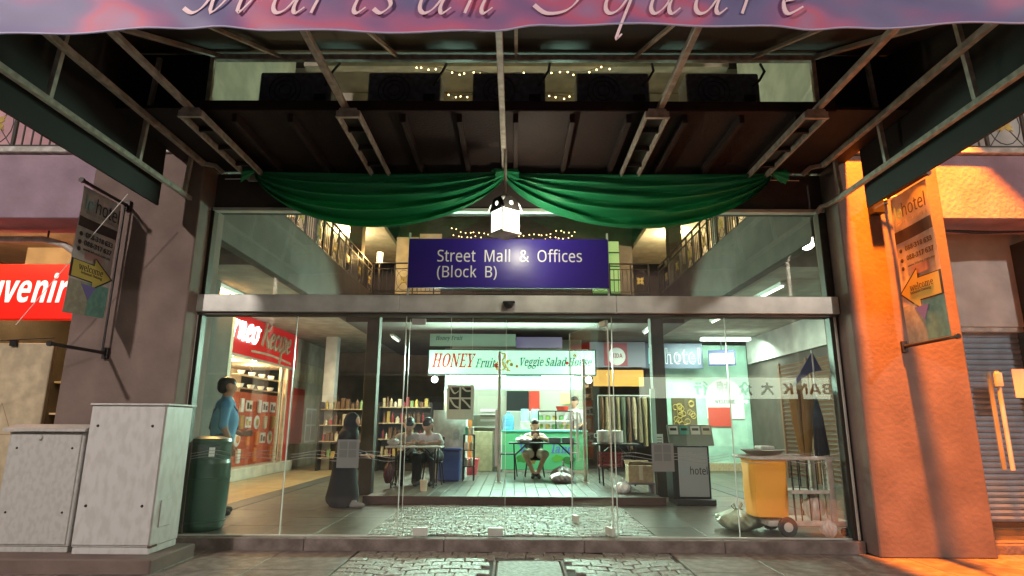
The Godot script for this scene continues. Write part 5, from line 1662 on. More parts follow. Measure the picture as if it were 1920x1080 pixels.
func hotel_corner():
	var w := thing("hotel_shop", "mint walled hotel front with white arch at the right end of the passage", "shop front", Vector3(0, 0, -9.6))
	box("wall", Vector3(3.7, .12, -.1), Vector3(6.3, 3.41, 0), M.mint_wall, w, 0)
	var st := mb()
	var poly := PackedVector2Array([Vector2(-.5, 0)])
	for i in 17: poly.append(Vector2(-cos(PI * i / 16) * .5, .55 + sin(PI * i / 16) * .5))
	poly.append(Vector2(.5, 0))
	prism(st, poly, Vector3(5.62, 1.45, .001), Vector3.RIGHT, Vector3.UP, Vector3(0, 0, .03)); obj("arch_panel", st, M.white, w)
	box("red_notice", Vector3(5.15, 1.25, .032), Vector3(5.75, 1.75, .04), M.red_paint, w, .003)
	text(w, "lettering", "WELCOME", "Droid Serif:bold", Vector3(5.62, 1.9, .034), .55, .1, M.black)
	box("skirting", Vector3(3.7, .12, .001), Vector3(6.3, .32, .05), M.cardboard, w, .004)
	box("screen_panel", Vector3(4.2, .9, .001), Vector3(4.85, 2.0, .03), pm(lin(.10, .075, .03), .5), w, .004)
	for i in 26:
		var a := rng.randf() * TAU
		var c := Vector3(4.52 + rng.randf_range(-.24, .24), 1.45 + rng.randf_range(-.46, .46), .045)
		st = mb()
		for q in 10:
			rod(st, c + Vector3(cos(TAU * q / 10), sin(TAU * q / 10), 0) * .07, c + Vector3(cos(TAU * (q + 1) / 10), sin(TAU * (q + 1) / 10), 0) * .07, .011, 5)
		obj("gold_ring", st, M.gold, w)
	area(w, Vector3(5.2, 3.3, 1.6), Vector3(0, -1, -.35), 1.6, .3, Color(.86, 1, .9), 17.0)
	st = mb(); bx(st, Vector3(4.6, 3.32, 1.5), Vector3(5.8, 3.40, 1.7), .01); obj("ceiling_light", st, glow(Color(.9, 1, .92), 2.4), w)
	var s := thing("hotel_sign", "blue grey hotel sign board with white outline letters right of the dark post", "sign", Vector3(4.2, 3.06, -9.1))
	box("board", Vector3(-.85, -.33, -.03), Vector3(.75, .33, .03), pm(lin(.07, .09, .15), .4), s, .005)
	text(s, "lettering", "hotel", "Droid Sans:bold", Vector3(.22, 0, .032), .92, .42, M.white)
	text(s, "lettering", "hotel", "Droid Sans", Vector3(.22, 0, .038), .90, .40, pm(lin(.07, .09, .15), .4))
	text(s, "lettering", "le", "Droid Sans:bold", Vector3(-.52, 0, .032), .32, .42, pm(lin(.25, .6, .7), .4))
	var tv := thing("ceiling_screen", "tilted screen hung beside the hotel sign, showing pale blue", "screen", Vector3(5.32, 2.98, -8.7), -.35)
	box("case", Vector3(-.33, -.2, -.05), Vector3(.33, .2, .02), M.navy, tv, .008)
	box("screen", Vector3(-.29, -.15, .021), Vector3(.29, .1, .024), M.screen, tv, 0)
	st = mb(); rod(st, Vector3(0, .2, 0), Vector3(0, .41, 0), .015, 8); obj("hanger", st, M.black, tv)
	# right wall of the passage
	var r := thing("white_fascia", "long white fascia board high on the right passage wall", "sign", Vector3(6.3, 0, 0))
	box("board", Vector3(-.06, 2.88, -9.4), Vector3(0, 3.54, -1.5), M.white_wall, r, .004)
	var l := thing("louvre_doors", "brown louvred doors along the right passage wall", "doors", Vector3(6.3, .12, 0))
	for k in 4:
		var z := -2.4 - k * 1.5
		box("frame", Vector3(-.05, 0, z - .72), Vector3(0, 2.6, z - .64), M.brown_wood, l, .004)
		box("frame", Vector3(-.05, 0, z + .64), Vector3(0, 2.6, z + .72), M.brown_wood, l, .004)
		box("backing", Vector3(-.012, 0, z - .64), Vector3(-.002, 2.6, z + .64), M.brown_wall, l, 0)
		for i in 26:
			st = mb(); bx(st, Vector3(-.03, -.035, -.63), Vector3(-.022, .035, .63), 0, Transform3D(Basis(Vector3.BACK, .5), Vector3(0, .12 + i * .096, z))); obj("slat", st, M.brown_wood, l)
	# kiosk
	var k := thing("leaflet_kiosk", "dark hotel kiosk with white front and leaflet rack on top", "kiosk", Vector3(2.7, .12, -2.9))
	box("body", Vector3(-.3, .09, -.22), Vector3(.27, .86, .18), M.navy if false else pm(lin(.012, .014, .02), .4), k, .01)
	box("base", Vector3(-.28, 0, -.25), Vector3(.32, .089, .24), M.black, k, .01)
	box("front_panel", Vector3(-.21, .12, .181), Vector3(.24, .84, .19), pm(lin(.42, .44, .47), .4), k, .004)
	text(k, "lettering", "hotel", "Droid Sans", Vector3(.095, .5, .191), .26, .12, M.black)
	text(k, "lettering", "le", "Droid Sans", Vector3(-.11, .5, .191), .1, .12, pm(lin(.35, .5, .52), .5))
	st = mb(); bx(st, Vector3(-.33, 0, 0), Vector3(.36, .33, .03), .008, Transform3D(Basis(Vector3.RIGHT, -.35), Vector3(0, .86, .16))); obj("leaflet_rack", st, pm(lin(.2, .24, .22), .3), k)
	for i in 4:
		st = mb(); bx(st, Vector3(-.07, .0, 0), Vector3(.07, .13, .004), 0, Transform3D(Basis(Vector3.RIGHT, -.35), Vector3(-.24 + i * .17, 1.03, .13))); obj("leaflet", st, [M.white, M.teal, M.white, M.cream][i], k)
		st = mb(); bx(st, Vector3(-.05, .06, .0045), Vector3(.05, .1, .006), 0, Transform3D(Basis(Vector3.RIGHT, -.35), Vector3(-.24 + i * .17, 1.03, .13))); obj("leaflet_print", st, M.black, k)

func upper_floor():
	# ceiling downlights, wall lamps and doors of the upper shops
	for a in [[-4.80, -9.55, "left"], [4.48, -9.54, "right"]]:
		var d := thing("downlight", "round downlight in the upper walkway ceiling, %s of the purple sign" % a[2], "downlight", Vector3(a[0], 6.62, a[1]), 0, "upper walkway downlights")
		var st := mb(); lathe(st, Vector3(0, -.012, 0), [[.001, 0], [.11, 0], [.13, .012]], 20); obj("light_disc", st, glow(Color(1, .96, .8), 6.0), d)
		omni(d, Vector3(0, -.15, 0), Color(1, .9, .68), 8.0, .1)
	for a in [[-4.6, -3.6, "left"], [4.6, -3.6, "right"]]:
		var d := thing("downlight", "downlight of the upper %s walkway nearest the street" % a[2], "downlight", Vector3(a[0], 6.62, a[1]), 0, "upper walkway downlights")
		var st := mb(); lathe(st, Vector3(0, -.012, 0), [[.001, 0], [.11, 0], [.13, .012]], 20); obj("light_disc", st, glow(Color(1, .96, .8), 6.0), d)
		omni(d, Vector3(0, -.15, 0), Color(1, .9, .68), 3.0, .1)
	var w := thing("upper_shop_front", "upper left shop front with lit yellow doorways behind the railing", "shop front", Vector3(-5.79, 4.37, 0), PI / 2)
	var pm1 := pm(lin(.6, .25, .3), .6)
	for i in 5:
		var x := 2.2 + i * 1.9
		box("door_frame", Vector3(x, 0, 0), Vector3(x + .08, 2.1, .06), M.brown_wood, w, .004)
		box("door_frame", Vector3(x + 1.0, 0, 0), Vector3(x + 1.08, 2.1, .06), M.brown_wood, w, .004)
		box("door_frame", Vector3(x + .081, 2.02, 0), Vector3(x + .999, 2.1, .06), M.brown_wood, w, .004)
		box("lit_window", Vector3(x + .081, 0, .005), Vector3(x + .999, 2.019, .02), glow(Color(1, .78, .42), .32) if i > 1 else pm1, w, 0)
	var lw := thing("wall_lamp", "glowing wall lamp at the left end of the bridge", "lamp", Vector3(-3.5, 5.35, -8.2))
	var st := mb(); lathe(st, Vector3.ZERO, [[.001, 0], [.07, 0], [.08, .25], [.001, .28]], 16); obj("lamp_glass", st, glow(Color(1, .88, .6), 5.0), lw)
	st = mb(); rod(st, Vector3(0, -.86, 0), Vector3(0, 0, 0), .02, 8); obj("stem", st, M.rail, lw)
	omni(lw, Vector3(0, .12, .15), Color(1, .82, .5), 2.2, .08)
	# warm lit screens beyond the bridge
	var bp := thing("bridge_screen", "pale panelled screen with sloping top on the bridge left of the purple sign", "screen panel", Vector3(-2.6, 4.49, -8.9))
	box("panel", Vector3(-.62, 0, -.03), Vector3(-.02, 1.75, .03), M.cream_wall, bp, .005)
	box("panel", Vector3(.0, 0, -.03), Vector3(.6, 1.85, .03), M.cream_wall, bp, .005)
	var gd := thing("green_doorway", "green lit doorway behind the bridge railing right of the purple sign", "doorway", Vector3(2.55, 4.49, -9.7))
	box("lit_window", Vector3(-.4, 0, -.02), Vector3(.4, 1.9, .02), glow(Color(.55, 1, .45), .35), gd, 0)
	for i in 4:
		box("glazing_bar", Vector3(-.42, .35 + i * .4, .021), Vector3(.42, .38 + i * .4, .05), M.dark_metal, gd, .003)
	# arched neon sign and strings of small bulbs
	var n := thing("arched_neon_sign", "teal arched neon sign behind the purple board", "neon sign", Vector3(-.1, 5.45, -9.4))
	for r in [1.85, 1.68]:
		var pts := []
		for i in 25:
			var a := PI * (.1 + .8 * i / 24.0)
			pts.append(Vector3(cos(a) * r, sin(a) * r * .42, 0))
		st = mb(); tube(st, pts, .03, 6); obj("neon_tube", st, glow(Color(.3, .9, 1), 1.6), n)
	st = mb()
	var poly := PackedVector2Array()
	for i in 25: poly.append(Vector2(cos(PI * (.1 + .8 * i / 24.0)) * 1.66, sin(PI * (.1 + .8 * i / 24.0)) * .69))
	prism(st, poly, Vector3(0, 0, -.06), Vector3.RIGHT, Vector3.UP, Vector3(0, 0, .03)); obj("sign_field", st, pm(lin(.1, .35, .4), .5), n)
	var bulb := mb(); lathe(bulb, Vector3.ZERO, [[.001, -.014], [.012, -.008], [.014, 0], [.01, .01], [.001, .014]], 6)
	var bm := bulb.commit()
	var bg := glow(Color(1, .86, .55), 9.0)
	for k in 6:
		var z: float = -1.5 - k * .75 if k < 4 else -8.6 - (k - 4) * .5
		var y: float = 7.12 if k < 4 else 6.35
		var f := thing("fairy_lights", "string of warm fairy lights high in the passage, %s from the street" % ["first", "second", "third", "fourth", "fifth", "sixth"][k], "string lights", Vector3(0, y, z), 0, "strings of fairy lights")
		var pts := []
		for i in 29:
			var x := lerpf(-1.7, 1.7, i / 28.0)
			pts.append(Vector3(x, .16 * (x * x / 2.9) - .1 + .03 * sin(x * 9.0 + k), 0))
		st = mb(); tube(st, pts, .004, 4); obj("wire", st, M.black, f)
		for i in 28:
			var p: Vector3 = pts[i] + Vector3(rng.randf_range(-.03, .03), rng.randf_range(-.06, .0), 0)
			inst("bulb", bm, bg, f, Transform3D(Basis.IDENTITY, p))
	# tube fittings under the right walkway and in the passage
	for a in [[4.3, 3.47, -3.2, 1.2, "right walkway, nearer"], [4.3, 3.47, -5.6, 1.2, "right walkway, farther"], [-4.9, 3.47, -3.3, 1.2, "left walkway"], [-3.0, 3.35, -8.2, .9, "passage soffit left of the stall"], [3.0, 3.35, -6.6, .9, "passage soffit right of the stall"]]:
		var f := thing("tube_fitting", "slim white tube light under the %s" % a[4], "light fitting", Vector3(a[0], a[1], a[2]), 0, "tube lights of the passage")
		box("housing", Vector3(-.05, .02, -a[3] / 2), Vector3(.05, .075, a[3] / 2), M.white, f, .006)
		st = mb(); rod(st, Vector3(0, 0, -a[3] / 2 + .03), Vector3(0, 0, a[3] / 2 - .03), .015, 8); obj("tube_light", st, glow(Color(.95, 1, .9), 3.0), f)
		var warm: bool = a[0] < -4
		area(f, Vector3(0, -.03, 0), Vector3(0, -1, 0), .08, a[3], Color(1, .78, .46) if warm else Color(.93, 1, .88), 20.0 if warm else 9.0)

# ------------------------------------------------------------------ people
func people():
	var skin := Color(.36, .20, .13)
	var pale := Color(.45, .28, .19)
	# man in a blue shirt beside the bin
	var c := [skin, Color(.07, .24, .42), Color(.05, .05, .055), Color(.012, .012, .012)]
	var B := [
		[Vector3(-.09, .92, 0), Vector3(.09, .92, 0), .12, .12, 2], [Vector3(0, .95, 0), Vector3(0, 1.2, .01), .15, .165, 1], [Vector3(0, 1.2, .01), Vector3(0, 1.38, 0), .165, .13, 1],
		[Vector3(-.15, 1.41, 0), Vector3(.15, 1.41, 0), .075, .075, 1],
		[Vector3(-.2, 1.4, 0), Vector3(-.26, 1.14, -.02), .065, .055, 1], [Vector3(-.26, 1.14, -.02), Vector3(-.27, .9, .1), .042, .032, 0],
		[Vector3(.2, 1.4, 0), Vector3(.26, 1.14, .0), .065, .055, 1], [Vector3(.26, 1.14, 0), Vector3(.22, 1.02, .24), .042, .032, 0],
		[Vector3(-.1, .9, 0), Vector3(-.11, .5, .01), .095, .068, 2], [Vector3(-.11, .5, .01), Vector3(-.12, .1, -.03), .066, .05, 2], [Vector3(-.12, .05, -.04), Vector3(-.14, .035, .15), .05, .04, 3],
		[Vector3(.1, .9, 0), Vector3(.12, .5, .03), .095, .068, 2], [Vector3(.12, .5, .03), Vector3(.13, .1, 0), .066, .05, 2], [Vector3(.13, .05, 0), Vector3(.16, .035, .19), .05, .04, 3],
	]
	var p := person("standing person in a light blue shirt with shoulder strap behind the green bin", Vector3(-3.92, .12, -1.5), deg_to_rad(118), B, [[Vector3(-.27, .89, .1), Vector3(0, -1, .2), Vector3(1, 0, 0), 1., .6], [Vector3(.22, 1.02, .25), Vector3(0, .1, 1), Vector3(-1, 0, 0), -1., .8]], c, Vector3(0, 1.49, 0), Vector3(.1, -.1, 1), Vector3.UP)
	var st := mb()
	tube(st, [Vector3(-.13, 1.47, .02), Vector3(-.04, 1.34, .14), Vector3(.1, 1.1, .18), Vector3(.19, .96, .06)], .018, 6)
	tube(st, [Vector3(-.13, 1.47, .0), Vector3(-.04, 1.34, -.13), Vector3(.1, 1.1, -.16), Vector3(.19, .96, -.02)], .018, 6)
	obj("bag_strap", st, M.navy, p)
	box("shoulder_bag", Vector3(.15, .78, -.1), Vector3(.26, .98, .14), M.navy, p, .02)
	# walking figure in a long dark robe
	c = [pale, Color(.005, .005, .010), Color(.007, .008, .018), Color(.2, .19, .18)]
	B = [
		[Vector3(0, .14, 0), Vector3(0, .6, 0), .21, .17, 1], [Vector3(0, .12, .12), Vector3(0, .5, .02), .12, .13, 1], [Vector3(0, .12, -.14), Vector3(0, .5, -.02), .12, .13, 1], [Vector3(0, .6, 0), Vector3(0, .98, .03), .17, .15, 1],
		[Vector3(-.13, 1.0, .03), Vector3(.13, 1.0, .03), .08, .08, 2], [Vector3(-.18, .98, .03), Vector3(-.2, .74, .05), .07, .06, 1], [Vector3(-.2, .74, .05), Vector3(-.1, .72, .24), .06, .05, 1],
		[Vector3(.18, .98, .03), Vector3(.2, .74, .05), .07, .06, 1], [Vector3(.2, .74, .05), Vector3(.1, .72, .24), .06, .05, 1],
		[Vector3(0, 1.0, .04), Vector3(0, 1.14, .06), .1, .1, 2], [Vector3(0, 1.2, .05), Vector3(0, 1.24, .06), .105, .1, 2], [Vector3(0, 1.17, .11), Vector3(0, 1.22, .115), .058, .062, 0], [Vector3(0, 1.205, .165), Vector3(0, 1.185, .18), .01, .013, 0],
		[Vector3(-.08, .04, .2), Vector3(-.08, .035, .34), .045, .035, 3], [Vector3(.08, .05, -.24), Vector3(.08, .035, -.1), .045, .035, 3],
	]
	person("walking person in a long dark navy robe and headscarf left of the deck", Vector3(-2.48, .12, -2.35), deg_to_rad(80), B, [[Vector3(-.1, .72, .27), Vector3(.2, 0, 1), Vector3(0, -1, 0), 1., .7], [Vector3(.1, .72, .27), Vector3(-.2, 0, 1), Vector3(0, -1, 0), -1., .7]], c, Vector3(0, 1.05, .08), Vector3(0, 0, 1), Vector3.UP, {"covered": true})
	# woman sitting at the black table with a tablet
	c = [pale, Color(.55, .45, .43), Color(.015, .014, .015), Color(.42, .35, .25), Color(.03, .02, .02)]
	B = [
		[Vector3(-.09, .46, 0), Vector3(.09, .46, 0), .12, .12, 2], [Vector3(0, .48, 0), Vector3(0, .72, .04), .13, .135, 2], [Vector3(0, .70, .03), Vector3(0, .8, .04), .135, .12, 1], [Vector3(-.14, .81, .04), Vector3(.14, .81, .04), .065, .065, 1],
		[Vector3(-.18, .8, .05), Vector3(-.25, .74, .24), .05, .042, 1], [Vector3(-.25, .74, .24), Vector3(-.08, .80, .40), .038, .03, 0],
		[Vector3(.18, .8, .05), Vector3(.25, .74, .24), .05, .042, 1], [Vector3(.25, .74, .24), Vector3(.08, .80, .40), .038, .03, 0],
		[Vector3(-.09, .46, .02), Vector3(-.2, .47, .40), .092, .072, 3], [Vector3(-.2, .47, .40), Vector3(-.04, .1, .38), .058, .04, 0], [Vector3(-.04, .05, .37), Vector3(-.06, .035, .54), .04, .034, 4],
		[Vector3(.09, .46, .02), Vector3(.2, .47, .40), .092, .072, 3], [Vector3(.2, .47, .40), Vector3(.05, .1, .34), .058, .04, 0], [Vector3(.05, .05, .33), Vector3(.08, .035, .5), .04, .034, 4],
	]
	p = person("woman sitting at the black table in shorts, looking at a tablet", Vector3(.42, .235, -6.12), 0, B, [[Vector3(-.08, .80, .40), Vector3(.5, .4, .5), Vector3(1, 0, 0), -1., .9], [Vector3(.08, .80, .40), Vector3(-.5, .4, .5), Vector3(-1, 0, 0), 1., .9]], c, Vector3(0, .88, .05), Vector3(0, -.25, 1), Vector3(0, 1, .12).normalized(), {"long": .12})
	var tb := thing("tablet", "small dark tablet held by the seated woman", "tablet", Vector3(.42, 1.06, -5.66))
	st = mb(); bx(st, Vector3(-.085, 0, -.006), Vector3(.085, .12, .006), .004, Transform3D(Basis(Vector3.RIGHT, -.5), Vector3.ZERO)); obj("slab", st, pm(lin(.12, .07, .07), .4), tb)
	st = mb(); bx(st, Vector3(-.087, .105, -.008), Vector3(.087, .123, .008), .004, Transform3D(Basis(Vector3.RIGHT, -.5), Vector3.ZERO)); obj("bright_edge", st, M.white, tb)
	# two people leaning on the pale table
	for k in 2:
		c = [pale, [Color(.45, .42, .42), Color(.55, .54, .56)][k], Color(.02, .02, .025), Color(.015, .015, .015)]
		B = [
			[Vector3(-.09, .48, 0), Vector3(.09, .48, 0), .12, .12, 2], [Vector3(0, .5, 0), Vector3(0, .76, .14), .13, .14, 1], [Vector3(-.14, .82, .18), Vector3(.14, .82, .18), .07, .07, 1],
			[Vector3(-.18, .81, .18), Vector3(-.27, .73, .30), .055, .048, 1], [Vector3(-.27, .73, .30), Vector3(-.1, .725, .44), .042, .032, 0],
			[Vector3(.18, .81, .18), Vector3(.27, .73, .30), .055, .048, 1], [Vector3(.27, .73, .30), Vector3(.1, .725, .46), .042, .032, 0],
			[Vector3(-.09, .48, .02), Vector3(-.13, .48, .40), .09, .07, 2], [Vector3(-.13, .48, .40), Vector3(-.11, .1, .34), .058, .045, 2], [Vector3(-.11, .05, .33), Vector3(-.12, .035, .5), .042, .036, 3],
			[Vector3(.09, .48, .02), Vector3(.13, .48, .40), .09, .07, 2], [Vector3(.13, .48, .40), Vector3(.12, .1, .28), .058, .045, 2], [Vector3(.12, .05, .27), Vector3(.13, .035, .44), .042, .036, 3],
		]
		person(["person in a grey white shirt leaning on the pale table, head bowed", "person in a white shirt leaning at the right end of the pale table"][k], Vector3(-1.95 + k * .47, .235, -4.5), .25 - k * .5, B, [[Vector3(-.1, .725, .44), Vector3(.9, 0, .4), Vector3(0, -1, 0), -1., .4], [Vector3(.1, .725, .46), Vector3(-.9, 0, .4), Vector3(0, -1, 0), 1., .4]], c, Vector3(0, .88, .22), Vector3(0, -.3, 1), Vector3(0, 1, .45).normalized(), {"long": .08 if k == 0 else 0.0})
	# server behind the counter
	c = [pale, Color(.6, .6, .58), Color(.05, .05, .06), Color(.02, .02, .02)]
	B = [
		[Vector3(-.09, .9, 0), Vector3(.09, .9, 0), .12, .12, 2], [Vector3(0, .95, 0), Vector3(0, 1.22, .06), .13, .14, 1], [Vector3(-.14, 1.33, .09), Vector3(.14, 1.33, .09), .07, .07, 1], [Vector3(0, 1.2, .06), Vector3(0, 1.33, .09), .14, .11, 1],
		[Vector3(-.18, 1.32, .09), Vector3(-.26, 1.1, .14), .055, .048, 1], [Vector3(-.26, 1.1, .14), Vector3(-.2, 1.0, .34), .042, .032, 0], [Vector3(.18, 1.32, .09), Vector3(.25, 1.08, .12), .055, .048, 1], [Vector3(.25, 1.08, .12), Vector3(.15, 1.0, .32), .042, .032, 0],
		[Vector3(-.1, .88, 0), Vector3(-.1, .48, .01), .09, .065, 2], [Vector3(-.1, .48, .01), Vector3(-.1, .1, -.02), .06, .048, 2], [Vector3(-.1, .05, -.02), Vector3(-.11, .035, .16), .045, .036, 3],
		[Vector3(.1, .88, 0), Vector3(.1, .48, .01), .09, .065, 2], [Vector3(.1, .48, .01), Vector3(.1, .1, -.02), .06, .048, 2], [Vector3(.1, .05, -.02), Vector3(.11, .035, .16), .045, .036, 3],
	]
	person("server in a white shirt standing behind the right end of the green counter", Vector3(1.5, .235, -8.12), -.5, B, [[Vector3(-.2, 1.0, .34), Vector3(.1, 0, 1), Vector3(0, -1, 0), 1., .4], [Vector3(.15, 1.0, .32), Vector3(-.1, 0, 1), Vector3(0, -1, 0), -1., .4]], c, Vector3(0, 1.42, .11), Vector3(0, -.2, 1), Vector3(0, 1, .1).normalized())

# ------------------------------------------------------------------ across the street (mirrored in the glass)
const HAN := {
	"da": [[-.4, .15, .4, .15], [0, .45, -.02, .1, -.4, -.4], [0, .12, .15, -.15, .42, -.4]],
	"zhong": [[0, .48, -.15, .25, -.42, .08], [0, .45, .2, .2, .44, .08], [-.2, .1, -.25, -.2, -.45, -.45], [-.2, .0, -.1, -.15, 0, -.25], [.2, .1, .12, -.2, -.08, -.45], [.18, 0, .3, -.3, .46, -.45]],
	"yin": [[-.28, .48, -.45, .2], [-.32, .28, -.1, .28], [-.42, .05, -.1, .05], [-.4, -.18, -.1, -.18], [-.27, .25, -.27, -.42, -.1, -.32], [.05, .42, .38, .42, .38, .05, .05, .05], [.05, .24, .38, .24], [.05, .42, .05, -.42, .2, -.3], [.18, .05, .28, -.2, .46, -.42], [.4, -.05, .28, -.15]],
	"xing": [[-.2, .48, -.45, .22], [-.15, .25, -.45, -.1], [-.28, .05, -.28, -.46], [.0, .35, .4, .35], [-.05, .1, .46, .1], [.25, .1, .25, -.42, .12, -.34]],
}

func across():
	var b := thing("bank_building", "bank and shops across the street, mirrored in the entrance glass", "building", Vector3(0, 0, 20))
	var lav := pm(lin(.13, .12, .165), .7, "patch", .3)
	box("rear_wall", Vector3(-34, -.1, 3.0), Vector3(34, 9, 3.3), M.plaster, b, 0)
	box("arcade_ceiling", Vector3(-34, 3.35, 0), Vector3(34, 3.45, 2.99), M.cream_wall, b, 0)
	for i in 28:
		var x := -34.0 + i * 2.43
		box("fascia_panel", Vector3(x, 3.46, -.1), Vector3(x + 2.4, 5.2, 0), lav, b, .01)
	box("upper_wall", Vector3(-34, 5.25, .3), Vector3(34, 9, .5), M.mauve, b, 0)
	for i in 14:
		var x := -32.0 + i * 4.9
		box("pillar", Vector3(x - .3, -.1, .2), Vector3(x + .3, 3.34, .8), M.plaster, b, .01)
		if i % 2 == 0:
			box("lit_shop_window", Vector3(x + .8, .3, 2.9), Vector3(x + 4.0, 2.6, 2.99), glow(Color(1, .86, .66), .35), b, 0)
		else:
			for k in 12:
				box("shutter_slat", Vector3(x + .8, .2 + k * .2, 2.93), Vector3(x + 4.0, .39 + k * .2, 2.99), M.shutter, b, .004)
		box("upper_window", Vector3(x + .8, 5.9, .22), Vector3(x + 2.6, 7.3, .29), M.navy, b, .004)
	var s := thing("bank_sign", "long white lit bank sign across the street, seen mirrored at the right", "sign", Vector3(10.0, 2.87, 19.5), PI)
	var sg := glow(Color(.93, 1, .86), 4.5)
	box("sign_box", Vector3(-4.4, -.47, -.1), Vector3(4.6, .43, 0), sg, s, .01)
	text(s, "sign_lettering", "BANK", "Droid Sans:bold", Vector3(-2.62, -.05, .003), 2.1, .46, pm(lin(.35, .03, .03), .5), 0, .01)
	var i := 0
	for k in ["da", "zhong", "yin", "xing"]:
		var st := mb()
		for g in HAN[k]:
			var pts := []
			for q in range(0, g.size(), 2): pts.append(Vector2(g[q], g[q + 1]) * .62)
			stroke(st, pts, .1, .7, .8, .01)
		obj("sign_character", st, pm(lin(.06, .02, .02), .5), s, Vector3(-.9 + i * .95, -.05, .003))
		i += 1
	omni(s, Vector3(0, -.6, -.15), Color(.93, 1, .86), 3.0, .05)
	# street lamps behind the camera
	var spots := [[-7.5, 11.5, "left", Color(1, .94, .90), 78.0], [9.5, 13.5, "right", Color(1, .95, .90), 62.0]]
	for a in spots:
		var p := thing("street_lamp", "tall street lamp by the road, %s of the viewer" % a[2], "street lamp", Vector3(a[0], -.14, a[1]), 0, "street lamps")
		var st := mb(); tube(st, [Vector3(0, 0, 0), Vector3(0, 7.0, 0)], .09, 12, .06); obj("pole", st, M.steel, p)
		st = mb(); tube(st, [Vector3(0, 6.9, 0), Vector3(0, 7.25, -.3), Vector3(0, 7.4, -1.1)], .045, 8); obj("arm", st, M.steel, p)
		box("lamp_head", Vector3(-.18, 7.34, -1.9), Vector3(.18, 7.48, -1.05), M.alu_dark, p, .03)
		box("lamp_glass", Vector3(-.14, 7.325, -1.85), Vector3(.14, 7.339, -1.15), glow(a[3], 6.0), p, 0)
		area(p, Vector3(0, 7.3, -1.5), Vector3(0, -1, 0), .3, .7, a[3], a[4] * .2)
		omni(p, Vector3(0, 7.2, -1.5), a[3], a[4] * 1.05, .2)

func sodium_flood():
	var f := thing("flood_lamp", "orange sodium flood lamp on a bracket high above the right column", "lamp", Vector3(4.0, 7.0, 1.35))
	var st := mb(); tube(st, [Vector3(.6, .55, -1.0), Vector3(.3, .5, -.5), Vector3(0, .2, 0)], .03, 8); obj("bracket", st, M.dark_metal, f)
	box("hood", Vector3(-.2, .04, -.16), Vector3(.2, .22, .16), M.dark_metal, f, .02)
	box("lamp_glass", Vector3(-.17, .025, -.13), Vector3(.17, .038, .13), glow(Color(1, .6, .2), 5.0), f, 0)
	var l := SpotLight3D.new()
	l.name = "flood_light"
	l.light_color = Color(1, .49, .08)
	l.light_energy = 480
	l.light_size = .12
	l.spot_angle = 32
	l.spot_angle_attenuation = .05
	l.spot_range = 30
	l.shadow_enabled = true
	f.add_child(l)
	l.position = Vector3(0, 0, 0)
	l.look_at_from_position(f.position, Vector3(4.35, 0, 1.5), Vector3.BACK)

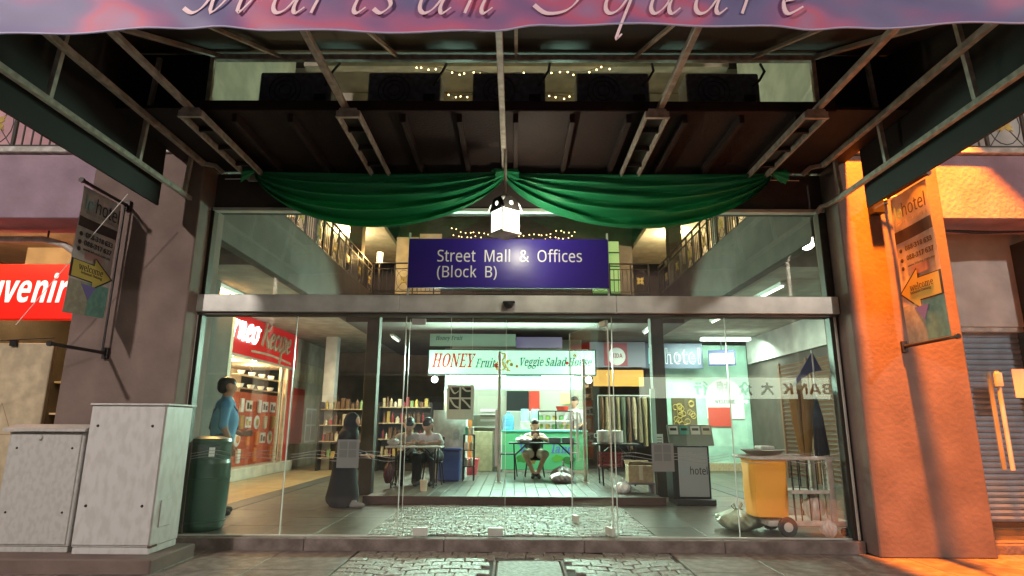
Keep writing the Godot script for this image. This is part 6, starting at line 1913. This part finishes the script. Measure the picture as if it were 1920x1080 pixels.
func parked_car():
	var c := thing("parked_car", "silver hatchback parked at the kerb, mirrored low in the right glass", "car", Vector3(8.3, -.14, 7.4))
	var paint := pm(lin(.45, .46, .48), .25, "", 1, "", 0, .6)
	paint.clearcoat_enabled = true
	paint.clearcoat = .8
	var prof := [[-2.0, .35, .55, .78], [-1.9, .25, .8, .82], [-1.2, .22, .86, .84], [-.9, .22, .9, .84], [.6, .22, .9, .84], [1.3, .22, .86, .83], [1.85, .25, .78, .8], [1.98, .35, .6, .74]]
	var st := mb()
	grid(st, func(u: float, v: float) -> Vector3:
		var k := u * (prof.size() - 1.001)
		var i := int(k)
		var t := k - i
		var q := []
		for n in 4: q.append(lerpf(prof[i][n], prof[i + 1][n], t))
		var a := TAU * v
		var y := signf(sin(a)) * pow(absf(sin(a)), .4)
		var z := signf(cos(a)) * pow(absf(cos(a)), .4)
		return Vector3(q[0], lerpf(q[1], q[2], y * .5 + .5), z * q[3]), 42, 32)
	obj("body", st, paint, c)
	var cab := func(x0: float, x1: float, x2: float, x3: float, y0: float, y1: float, w0: float, w1: float, m: Material, called: String):
		var s := mb()
		grid(s, func(u: float, v: float) -> Vector3:
			var a := PI * v
			var rise := pow(sin(a), .35)
			var side := signf(cos(a)) * pow(absf(cos(a)), .35)
			var yy := lerpf(y0, y1, rise)
			return Vector3(lerpf(lerpf(x0, x1, rise), lerpf(x3, x2, rise), u), yy, side * lerpf(w0, w1, rise)), 24, 24)
		for e in 2:
			for q in 24:
				var P := []
				for k in [q, q + 1]:
					var a: float = PI * k / 24.0
					var rise := pow(maxf(sin(a), 0.0), .35)
					P.append(Vector3(lerpf(x0, x1, rise) if e == 0 else lerpf(x3, x2, rise), lerpf(y0, y1, rise), signf(cos(a)) * pow(absf(cos(a)), .35) * lerpf(w0, w1, rise)))
				tri(s, P[0], P[1], Vector3(x0 + .2 if e == 0 else x3 - .2, y0, 0), Vector3(-1 if e == 0 else 1, .4, 0).normalized())
		obj(called, s, m, c)
	cab.call(-1.75, -1.2, .3, 1.1, .85, 1.38, .8, .62, pm(lin(.02, .022, .025), .08), "windows")
	cab.call(-1.25, -1.18, .28, .36, 1.3, 1.43, .64, .6, paint, "roof")
	for x in [-1.25, 1.25]:
		for s in [-1, 1]:
			var w := mb(); lathe(w, Vector3(x, .3, s * .74), [[.001, -.09], [.2, -.09], [.29, -.07], [.3, 0], [.29, .07], [.2, .09], [.001, .09]], 26, Basis(Vector3.RIGHT, PI / 2))
			var tyre := obj("wheel", w, M.rubber, c)
			w = mb(); lathe(w, Vector3(x, .3, s * .74), [[.001, -.1], [.18, -.095], [.19, .0], [.18, .095], [.001, .1]], 20, Basis(Vector3.RIGHT, PI / 2)); obj("rim", w, M.alu, tyre)
	for s in [-1, 1]:
		box("headlight", Vector3(1.82, .6, s * .6 - .14), Vector3(1.97, .72, s * .6 + .14), M.white, c, .03)
		box("tail_lamp_glass", Vector3(-1.99, .62, s * .62 - .1), Vector3(-1.88, .8, s * .62 + .1), M.red, c, .02)

# ------------------------------------------------------------------
func _ready():
	rng.seed = 77
	# camera
	var cam := Camera3D.new()
	cam.name = "camera"
	add_child(cam)
	cam.position = Vector3(0, 1.3, 6.8)
	cam.rotation_degrees = Vector3(12.7, .3, .3)
	cam.fov = 51.16
	cam.far = 300
	cam.current = true
	# night sky
	var env := Environment.new()
	env.background_mode = Environment.BG_SKY
	var sky := Sky.new()
	var sm := ProceduralSkyMaterial.new()
	sm.sky_top_color = Color(.10, .09, .16)
	sm.sky_horizon_color = Color(.26, .20, .26)
	sm.ground_bottom_color = Color(.05, .045, .05)
	sm.ground_horizon_color = Color(.2, .16, .2)
	sky.sky_material = sm
	env.sky = sky
	env.background_energy_multiplier = .25
	env.tonemap_mode = Environment.TONE_MAPPER_LINEAR
	env.tonemap_exposure = 1.0
	env.sdfgi_enabled = true
	env.ssao_enabled = true
	env.ssil_enabled = true
	var we := WorldEnvironment.new()
	we.environment = env
	we.name = "world"
	add_child(we)
	var sun := DirectionalLight3D.new()
	sun.name = "moon_light"
	sun.light_energy = .02
	sun.light_angular_distance = 10
	sun.light_color = Color(.8, .8, 1)
	sun.rotation_degrees = Vector3(-60, 20, 0)
	sun.shadow_enabled = true
	add_child(sun)
	materials()
	ground()
	building()
	canopy()
	entrance()
	railings()
	swag(-3.02, -.13, "left green cloth swag draped under the canopy fascia", 0.0)
	swag(-.12, 2.95, "right green cloth swag draped under the canopy fascia", 2.1)
	lantern()
	banners()
	cabinets()
	litter_bin()
	trolley()
	outer_shops()
	recipe_shop()
	stall()
	furniture()
	hotel_corner()
	upper_floor()
	people()
	across()
	parked_car()
	sodium_flood()
